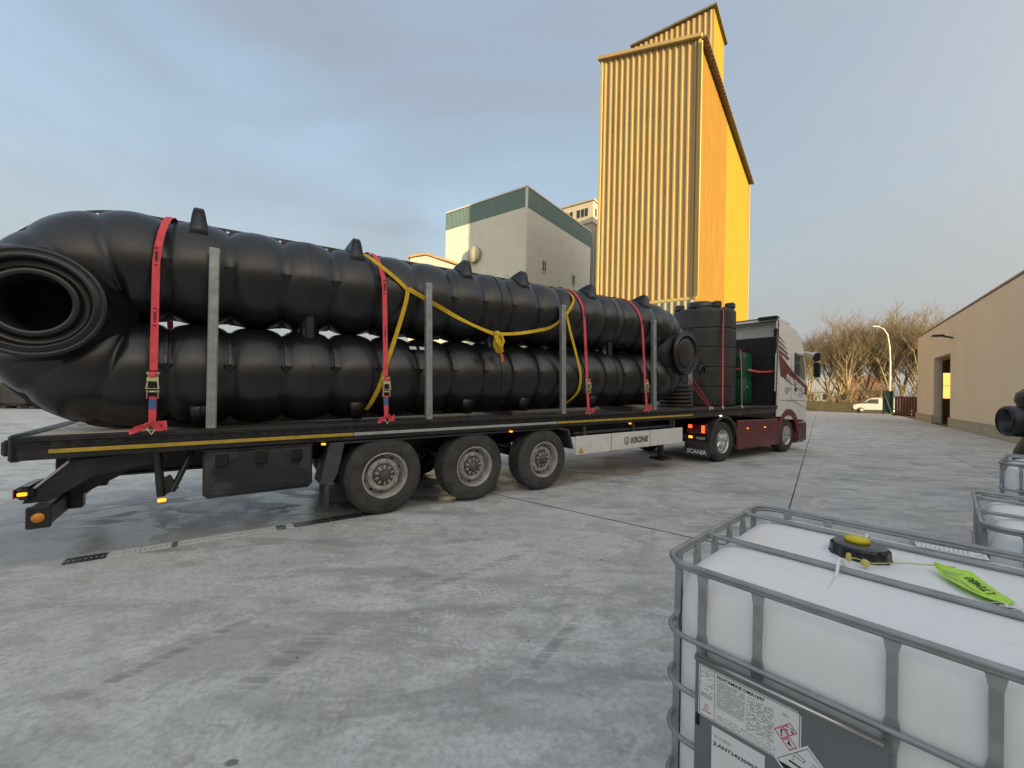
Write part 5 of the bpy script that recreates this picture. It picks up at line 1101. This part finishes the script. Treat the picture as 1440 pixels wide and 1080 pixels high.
# ------------------------------------------------------------------ intermediate bulk containers
def rring(x0, x1, y0, y1, r, z, n=5):
    out = []
    for cx_, cy_, a0 in ((x1-r, y1-r, 0), (x0+r, y1-r, 90), (x0+r, y0+r, 180), (x1-r, y0+r, 270)):
        for i in range(n+1): a = R_(a0+90*i/n); out.append((cx_+r*math.cos(a), cy_+r*math.sin(a), z))
    return out
LX, LY = 1.20, 1.02
def ibc(lbl, frame, detail):
    t = thing('bulk_container', lbl, 'container', frame, (LX/2, LY/2, 0), 'caged white bulk containers')
    mb = MB(); rg = []; b0 = .016
    for z, g_ in ((.16, .10), (.18, .05), (.24, .02), (.30, .0), (1.0, .0), (1.055, .006), (1.095, .024), (1.12, .052), (1.132, .09), (1.137, .15), (1.139, .32)):
        rg.append(rring(b0-.012+g_, LX-b0-g_, b0+g_, LY-b0-g_, .125-min(.07, g_*.5), z, 7))
    mb.loft(rg); bt = part(mb, 'bottle', M['ibc'], t)
    # hoops
    for z in (1.15, .92, .755, .595, .43, .26):
        mb = MB(); mb.tube(rring(-.014, LX, 0, LY, .085, z, 6), .009 if z < 1.1 else .0095, 8, closed=True)
        if z > 1.1: mb.tube(rring(-.010, LX-.004, .004, LY-.004, .083, z-.012, 6), .008, 6, closed=True)
        part(mb, 'cage_hoop', M['galv_cage'], t)
    def post(x, y, ax):
        mb = MB(); out = -.014
        q = Vector((1, 0, 0)) if ax == 'x' else Vector((0, 1, 0)); nn = Vector((0, 1, 0)) if ax == 'x' else Vector((1, 0, 0))
        sg = 1 if (y < .5 if ax == 'x' else x < .5) else -1; c = Vector((x, y, 0))+nn*sg*.011
        pr_ = [(1.145, .017, .004), (1.13, .017, .005), (1.10, .0105, .010), (.95, .010, .011), (.93, .015, .006), (.90, .015, .006), (.87, .010, .011), (.20, .010, .011), (.14, .015, .006)]
        mb.loft([[c+q*w-nn*d_+Vector((0, 0, z)), c-q*w-nn*d_+Vector((0, 0, z)), c-q*w+nn*d_+Vector((0, 0, z)), c+q*w+nn*d_+Vector((0, 0, z))] for z, w, d_ in pr_], smooth=False)
        part(mb, 'cage_post', M['galv_cage'], t)
    for x in (.113, .268, .552, .712, .93, 1.09):
        post(x, 0, 'x'); post(x, LY, 'x')
    for y in (.10, .25, .42, .58, .75, .90):
        post(-.014, y, 'y'); post(LX, y, 'y')
    for y in (.36, .79):
        mb = MB(); mb.tube([(-.004, y, 1.162), (.01, y, 1.152), (.05, y, 1.149), (LX-.05, y, 1.149), (LX-.01, y, 1.152), (LX+.004, y, 1.162)], .009, 8); mb.tube([(.03, y+.012, 1.150), (LX-.03, y+.012, 1.150)], .007, 6); bar_ = part(mb, 'top_bar', M['galv_cage'], t)
        for x in (0, LX): mb = MB(); mb.box(x-.016, x+.016, y-.016, y+.016, 1.138, 1.165, .004); part(mb, 'bar_clip', M['galv_cage'], bar_)
    # pallet
    mb = MB(); mb.box(0, LX, 0, LY, .11, .145, .005)
    for y in (.06, .51, .96): mb.box(.02, LX-.02, y-.05, y+.05, .0, .02, .004)
    for x in (.06, .6, 1.14):
        for y in (.06, .51, .96): mb.box(x-.05, x+.05, y-.045, y+.045, .02, .11, .004)
    part(mb, 'pallet', M['galv_cage'], t)
    # screw cap
    cx_, cy_ = .425, .60; mb = MB(); n = 48; rg = []
    for z, r in ((1.1310, .086), (1.1370, .088), (1.1430, .083), (1.1710, .081), (1.1790, .076), (1.1820, .05)):
        rg.append([(cx_+(r+(.0035 if (i % 4 < 2 and r > .08) else 0))*math.cos(2*math.pi*i/n), cy_+(r+(.0035 if (i % 4 < 2 and r > .08) else 0))*math.sin(2*math.pi*i/n), z) for i in range(n)])
    mb.loft(rg, smooth=False); cp = part(mb, 'screw_cap', M['black_gloss'], t)
    mb = MB(); mb.lathe([(.036, 1.1815), (.038, 1.1870), (.034, 1.1950), (.0, 1.1970)], (cx_-.01, cy_+.02, 0), (0, 0, 1), 28); part(mb, 'yellow_vent_plug', M['yellow_cap'], cp)
    # name plate
    PX0, PX1, PZ0, PZ1 = .108, .552, .24, .905
    mb = MB(); mb.box(PX0, PX1, -.024, -.0125, PZ0, PZ1-.02, .003); mb.bar((PX0, -.023, PZ1-.012), (PX1, -.023, PZ1-.012), .016, .016); pl = part(mb, 'name_plate', M['grey_plate'], t)
    mb = MB(); mb.tube([(PX0+.008, -.033, PZ1-.006), (PX1-.01, -.033, PZ1-.006)], .0045, 8); part(mb, 'plate_roll', M['chrome'], pl)
    if not detail: 
        mb = MB(); mb.box(.13, .40, -.0252, -.0241, .70, .87); part(mb, 'label_sheet', print_mat('far_label_print', .02, .5), pl)
        return t
    Yp = -.0242
    def sheet(x0, x1, z0, z1, m, nm, par, lift=0.0):
        mb = MB(); y = Yp-.0006-lift; mb.box(x0, x1, y-.0004, y, z0, z1); return part(mb, nm, m, par)
    # chemical label
    mb = MB(); mb.prism([(.120, .725), (.120, .876), (.373, .876), (.382, .866), (.382, .725)], lambda a, b: (a, Yp, b), lambda a, b: (a, Yp-.0005, b)); lb_ = part(mb, 'chemical_label', M['paper'], pl)
    mb = MB(); e = .0012
    for x0, x1, z0, z1 in ((.123, .379, .872, .872+e), (.123, .379, .728, .728+e), (.123, .123+e, .728, .873), (.379-e, .379, .728, .873), (.166, .1668, .729, .872)): mb.box(x0, x1, Yp-.0012, Yp-.0007, z0, z1)
    part(mb, 'label_border', M['ink'], lb_)
    text('FENTAMINE DMA1697', .0135, (.172, Yp-.0012, .857), (1, 0, 0), (0, 0, 1), M['ink'], lb_, bold=.0003, width=.125)
    sheet(.127, .162, .818, .868, print_mat('address_print', .0048, .46, seed=1), 'address_print', lb_)
    sheet(.127, .160, .800, .812, print_mat('address_print', .005, .5, seed=5), 'address_print', lb_)
    for i in range(16):
        if i % 5 == 4: continue
        sheet(.128+i*.002, .128+i*.002+.0007+.0006*(i % 3 == 0), .783, .797, M['ink_grey'], 'barcode_bar', lb_)
    sheet(.172, .248, .772, .852, print_mat('hazard_text', .0030, .6, seed=9, ink=(.2, .2, .2)), 'hazard_text', lb_)
    sheet(.252, .320, .758, .850, print_mat('hazard_text', .0038, .52, seed=13), 'hazard_text', lb_)
    sheet(.172, .325, .734, .752, print_mat('footer_print', .0032, .5, seed=17, ink=(.25, .25, .25)), 'footer_print', lb_)
    sheet(.340, .356, .846, .854, print_mat('signal_word', .0036, .5, seed=21), 'signal_word', lb_)
    mb = MB(); n = 16                                    # small red swirl emblem
    for a0, cx2, cz2 in ((0, .1435, .7605), (180, .1435, .7535)):
        o_ = [(cx2+.006*math.cos(R_(a0-60+240*i/n)), cz2+.0045*math.sin(R_(a0-60+240*i/n))) for i in range(n+1)]; i_ = [(cx2+.0042*math.cos(R_(a0-60+240*i/n)), cz2+.0028*math.sin(R_(a0-60+240*i/n))) for i in range(n, -1, -1)]
        mb.prism(o_+i_, lambda a, b: (a, Yp-.0012, b), lambda a, b: (a, Yp-.0007, b))
    mb.box(.131, .158, Yp-.0012, Yp-.0007, .742, .7445); part(mb, 'red_emblem', M['ink_red'], lb_)
    def diamond(cx2, cz2, h, par, sym):
        mb = MB(); k = .82
        o_ = [(cx2-h, cz2), (cx2, cz2+h), (cx2+h, cz2), (cx2, cz2-h)]; i_ = [(cx2+(a-cx2)*k, cz2+(b-cz2)*k) for a, b in o_]
        y0 = Yp-.0012; mb.add([(a, y0, b) for a, b in o_+i_], [(i, (i+1) % 4, 4+(i+1) % 4, 4+i) for i in range(4)]); dm = part(mb, 'hazard_diamond', M['ink_red'], par)
        mb = MB()
        if sym == 0: mb.prism([(cx2-.0022, cz2+.010), (cx2+.0022, cz2+.010), (cx2+.0012, cz2-.003), (cx2-.0012, cz2-.003)], lambda a, b: (a, y0, b), lambda a, b: (a, y0-.0003, b)); mb.box(cx2-.0017, cx2+.0017, y0-.0003, y0, cz2-.0085, cz2-.005)
        elif sym == 1: mb.bar((cx2-.010, y0, cz2+.004), (cx2-.001, y0, cz2+.0055), .0006, .002); mb.bar((cx2+.001, y0, cz2+.004), (cx2+.009, y0, cz2+.002), .0006, .002); mb.box(cx2-.010, cx2-.002, y0-.0003, y0, cz2-.005, cz2-.003); mb.box(cx2+.003, cx2+.009, y0-.0003, y0, cz2-.006, cz2-.002)
        else: mb.prism([(cx2-.004, cz2+.009), (cx2-.002, cz2+.002), (cx2-.006, cz2-.003), (cx2+.008, cz2-.004), (cx2+.002, cz2+.0), (cx2+.0, cz2+.008)], lambda a, b: (a, y0, b), lambda a, b: (a, y0-.0003, b))
        part(mb, 'symbol', M['ink'], dm)
    diamond(.338, .800, .0175, lb_, 0); diamond(.3565, .8185, .0175, lb_, 1); diamond(.3565, .7815, .0175, lb_, 2)
    # batch number sheet
    mb = MB(); mb.box(.160, .300, Yp-.0005, Yp, .56, .712); bs = part(mb, 'batch_sheet', M['paper'], pl)
    text('JLANT24230907', .0145, (.166, Yp-.0008, .660), (1, 0, 0), (0, 0, 1), M['ink'], bs, bold=.0004, width=.118)
    text('批次编号:', .012, (.166, Yp-.0008, .682), (1, 0, 0), (0, 0, 1), M['ink_grey'], bs)
    # corrosive placard
    cx2, cz2, h = .396, .727, .075; y0 = Yp-.0014
    mb = MB(); mb.prism([(cx2-h, cz2), (cx2, cz2+h), (cx2+h, cz2), (cx2, cz2-h)], lambda a, b: (a, y0+.0006, b), lambda a, b: (a, y0, b)); pc = part(mb, 'corrosive_placard', M['paper'], pl)
    mb = MB(); k0, k1 = .90, .875; o_ = [(cx2-h*k0, cz2), (cx2, cz2+h*k0), (cx2+h*k0, cz2), (cx2, cz2-h*k0)]; i_ = [(cx2+(a-cx2)*k1/k0, cz2+(b-cz2)*k1/k0) for a, b in o_]
    mb.add([(a, y0-.0004, b) for a, b in o_+i_], [(i, (i+1) % 4, 4+(i+1) % 4, 4+i) for i in range(4)])
    mb.add([(cx2-h*.86, y0-.0004, cz2-.003), (cx2+h*.86, y0-.0004, cz2-.003), (cx2, y0-.0004, cz2-h*.86)], [(0, 1, 2)])
    mb.bar((cx2-.040, y0-.0004, cz2+.012), (cx2-.006, y0-.0004, cz2+.008), .0004, .005); mb.bar((cx2-.01, y0-.0004, cz2+.012), (cx2+.004, y0-.0004, cz2+.006), .0004, .005)
    for a, b in (((cx2-.028, cz2+.037), (cx2-.006, cz2+.030)), ((cx2+.008, cz2+.030), (cx2+.036, cz2+.022))):
        d_ = Vector((b[0]-a[0], 0, b[1]-a[1])).normalized(); p_ = Vector((-d_.z, 0, d_.x)); A_, B_ = Vector((a[0], y0-.0004, a[1])), Vector((b[0], y0-.0004, b[1]))
        for sg in (-1, 1): mb.bar(A_+p_*.0045*sg, B_+p_*.0045*sg, .0004, .0012, upv=p_)
        mb.bar(B_-p_*.0045, B_+p_*.0045, .0004, .0012, upv=d_)
    for x_, z_ in ((cx2-.030, cz2+.028), (cx2-.030, cz2+.021), (cx2+.034, cz2+.014)): mb.box(x_-.001, x_+.001, y0-.0006, y0-.0003, z_-.0016, z_+.0016)
    part(mb, 'placard_symbol', M['ink'], pc)
    mb = MB(); mb.box(.112, .124, -.028, -.0245, .69, .725, .002); part(mb, 'plate_slot', M['black'], pl)
    # moulded seam, ties
    mb = MB(); mb.tube([(.40, .30, 1.1380), (.40, .335, 1.1470), (.40, .35, 1.1690), (.40, .375, 1.1760), (.40, .41, 1.1640), (.405, .43, 1.1440)], .005, 8); part(mb, 'white_lug', M['ibc'], bt); mb = MB(); mb.tube([(.43, .86, 1.1380), (.43, .82, 1.1540), (.425, .79, 1.1710), (.425, .75, 1.1410)], .005, 8); part(mb, 'white_lug', M['ibc'], bt)
    mb = MB(); mb.tube([(.40, .10, 1.1290), (.40, .20, 1.1375), (.40, .30, 1.1380)], .0022, 6); mb.tube([(.40, .0165, .60), (.40, .0165, .96)], .0012, 6); part(mb, 'mould_seam', M['ibc'], bt)
    mb = MB(); mb.tube([(.405, .43, 1.1640), (.43, .45, 1.1690), (.47, .47, 1.1590), (.55, .55, 1.1640), (.66, .70, 1.1450)], .0018, 6); wr = part(mb, 'seal_wire', M['seal'], bt)
    mb = MB(); mb.lathe([(.0, -.012), (.011, -.010), (.013, .0), (.010, .010), (.0, .012)], (.455, .462, 1.1570), (.3, .2, 1), 9); mb.lathe([(.006, -.012), (.008, 0), (.006, .014)], (.415, .44, 1.1690), (0, 0, 1), 8, cap1=True); part(mb, 'seal_bead', M['seal'], wr)
    tz = 1.1430
    mb = MB(); mb.add([(x, y, tz-.003) for x, y in ((.552, .96), (.56, .885), (.745, .90), (.738, .975))], [(0, 1, 2, 3)]); ts = part(mb, 'top_label', M['paper'], bt)
    mb = MB(); mb.add([(x, y, tz-.0022) for x, y in ((.56, .955), (.567, .893), (.70, .905), (.695, .965))], [(0, 1, 2, 3)]); part(mb, 'top_label_print', print_mat('top_label_print', .012, .55, axis=0, ink=(.42, .42, .43)), ts)
    mb = MB()
    for x, y in ((.728, .955), (.722, .935), (.731, .915), (.712, .925)): mb.lathe([(.0045, 0), (.0, .0003)], (x, y, tz-.0021), (0, 0, 1), 8)
    part(mb, 'top_label_symbols', M['ink_grey'], ts)
    return t
ibc('large caged white bulk container with chemical labels in the right foreground', FI, True)

# paper tag lying on the near container
tg = thing('lime_tag', 'crumpled lime green paper tag on top of the near container', 'tag', FI, (.69, .53, 1.12))
rg = []; P_ = [(.610, .600), (.628, .545), (.650, .505), (.676, .462), (.705, .432), (.745, .425)]; Q_ = [(.612, .604), (.650, .622), (.693, .648), (.722, .585), (.748, .535), (.772, .485)]
for i, (a, b) in enumerate(zip(P_, Q_)):
    row = []
    for j in range(5):
        f = j/4; x = a[0]+(b[0]-a[0])*f; y = a[1]+(b[1]-a[1])*f; z = 1.145+.010*math.sin(i*.9+1)*(f) + (.016 if i == 0 else 0)+.006*math.sin(j*1.6+i*.5)+.004; row.append((x, y, z))
    rg.append(row)
mb = MB(); mb.loft(rg, closed_ring=False, caps=False, smooth=True); part(mb, 'sheet', M['lime'], tg)
def tagpt(i, f, dz=.0012):
    k = min(int(i), len(rg)-2); u = i-k; f4 = min(f*4, 3.999); m_ = int(f4); w = f4-m_
    a = Vector(rg[k][m_]).lerp(Vector(rg[k][m_+1]), w); b = Vector(rg[k+1][m_]).lerp(Vector(rg[k+1][m_+1]), w); return a.lerp(b, u)+Vector((0, 0, dz))
for f, i0, i1, w in ((.15, .9, 2.2, .0022), (.27, .9, 3.2, .0025), (.45, .8, 1.9, .002), (.6, .7, 1.7, .002), (.75, .8, 1.8, .002), (.36, 2.2, 3.6, .002)):
    mb = MB(); mb.ribbon([tagpt(i0+(i1-i0)*q/6, f) for q in range(7)], [(tagpt(i0+.1, min(.99, f+.06))-tagpt(i0+.1, f)) for q in range(7)], w, .0004); part(mb, 'print_line', M['ink_grey'], tg)
o_ = tagpt(2.15, .80, .003); rv_ = (tagpt(4.0, .86)-tagpt(2.1, .86)); uv_ = (tagpt(2.8, .97)-tagpt(2.8, .6)); uv_ = uv_-rv_.normalized()*uv_.dot(rv_.normalized())
text('LT04B0', .030, o_+rv_*.98, -rv_, -uv_, M['ink'], tg, bold=.0004, width=.10)
mb = MB()
for i in range(9):
    x, y = .735+.012*i, .448-.008*i; a = rnd.uniform(0, 3); mb.box(-.012, .012, -.009, .009, -.001, .001, mtx=Matrix.Translation((x, y+rnd.uniform(-.012, .014), 1.143+.004*rnd.random())) @ Matrix.Rotation(a, 4, 'Z') @ Matrix.Rotation(rnd.uniform(-.5, .5), 4, 'X'))
solo(mb, 'torn_label', M['paper'], 'torn white label scraps beside the lime green tag', 'label', FI, (.78, .42, 1.11))

ibc('caged white bulk container at the right edge just behind the near one', FI @ Matrix.Translation((.76, 1.44, 0)), False)
ibc('caged white bulk container at the right edge, farthest of the three', FI @ Matrix.Translation((.97, 4.40, 0)) @ Matrix.Rotation(R_(-6), 4, 'Z'), False)

# ------------------------------------------------------------------ black tank with pipe socket at the right edge
FN = Matrix.Translation((8.55, 6.1, 0))
nt = thing('socketed_tank', 'black lobed tank with a short open pipe socket at the right edge', 'tank', FN, (0, 0, 0))
mb = MB(); mb.lathe([(.0, .02), (.5, .02), (.62, .10), (.70, .30), (.74, .6), (.72, .92), (.64, 1.12), (.57, 1.24), (.55, 1.36), (.57, 1.48), (.66, 1.58), (.72, 1.72), (.70, 1.84), (.60, 1.93), (.40, 1.98), (.0, 2.0)], (0, 0, 0), (0, 0, 1), 40); part(mb, 'body', M['hdpe_dull'], nt)
ax = Vector((-.827, .364, 0)).normalized(); o = Vector((0, 0, 1.40))
mb = MB(); mb.lathe([(.19, .2), (.19, .60), (.225, .63), (.24, .66), (.24, .87), (.225, .90), (.185, .90), (.18, .87), (.165, .86), (.16, .45), (.0, .44)], o, ax, 32); sk_ = part(mb, 'pipe_socket', M['hdpe'], nt)
mb = MB(); mb.lathe([(.20, .885), (.21, .91), (.20, .915)], o, ax, 32); part(mb, 'socket_lip', M['hdpe'], sk_)
# dark lumber and tanks in the distance at the left edge
pile = thing('black_tank_crate', 'pile of dark tank modules on the far ground at the left edge', 'tank pile', FW, (-26.5, 22.2, 0))
dk = mat('grey_black_plastic', (.07, .066, .06), .7, 0, .3, 1.2, .1, 10)
for i, (x, y, w, h) in enumerate(((-25.95, 22.6, .55, 1.25), (-27.2, 22.4, .62, 1.5), (-28.5, 22.5, .6, 1.4))):
    mb = MB(); mb.box(x-w, x+w, y, y+1.6, .15, h, .16); mb.box(x-w*.9, x-w*.5, y+.05, y+1.4, 0, .16); mb.box(x+w*.5, x+w*.9, y+.05, y+1.4, 0, .16); part(mb, 'module', dk, pile)
mb = MB(); mb.lathe([(.0, -.7), (.5, -.68), (.62, -.4), (.62, .4), (.5, .68), (.0, .7)], (-26.6, 23.3, 1.95), (1, 0, 0), 24); part(mb, 'module', dk, pile)
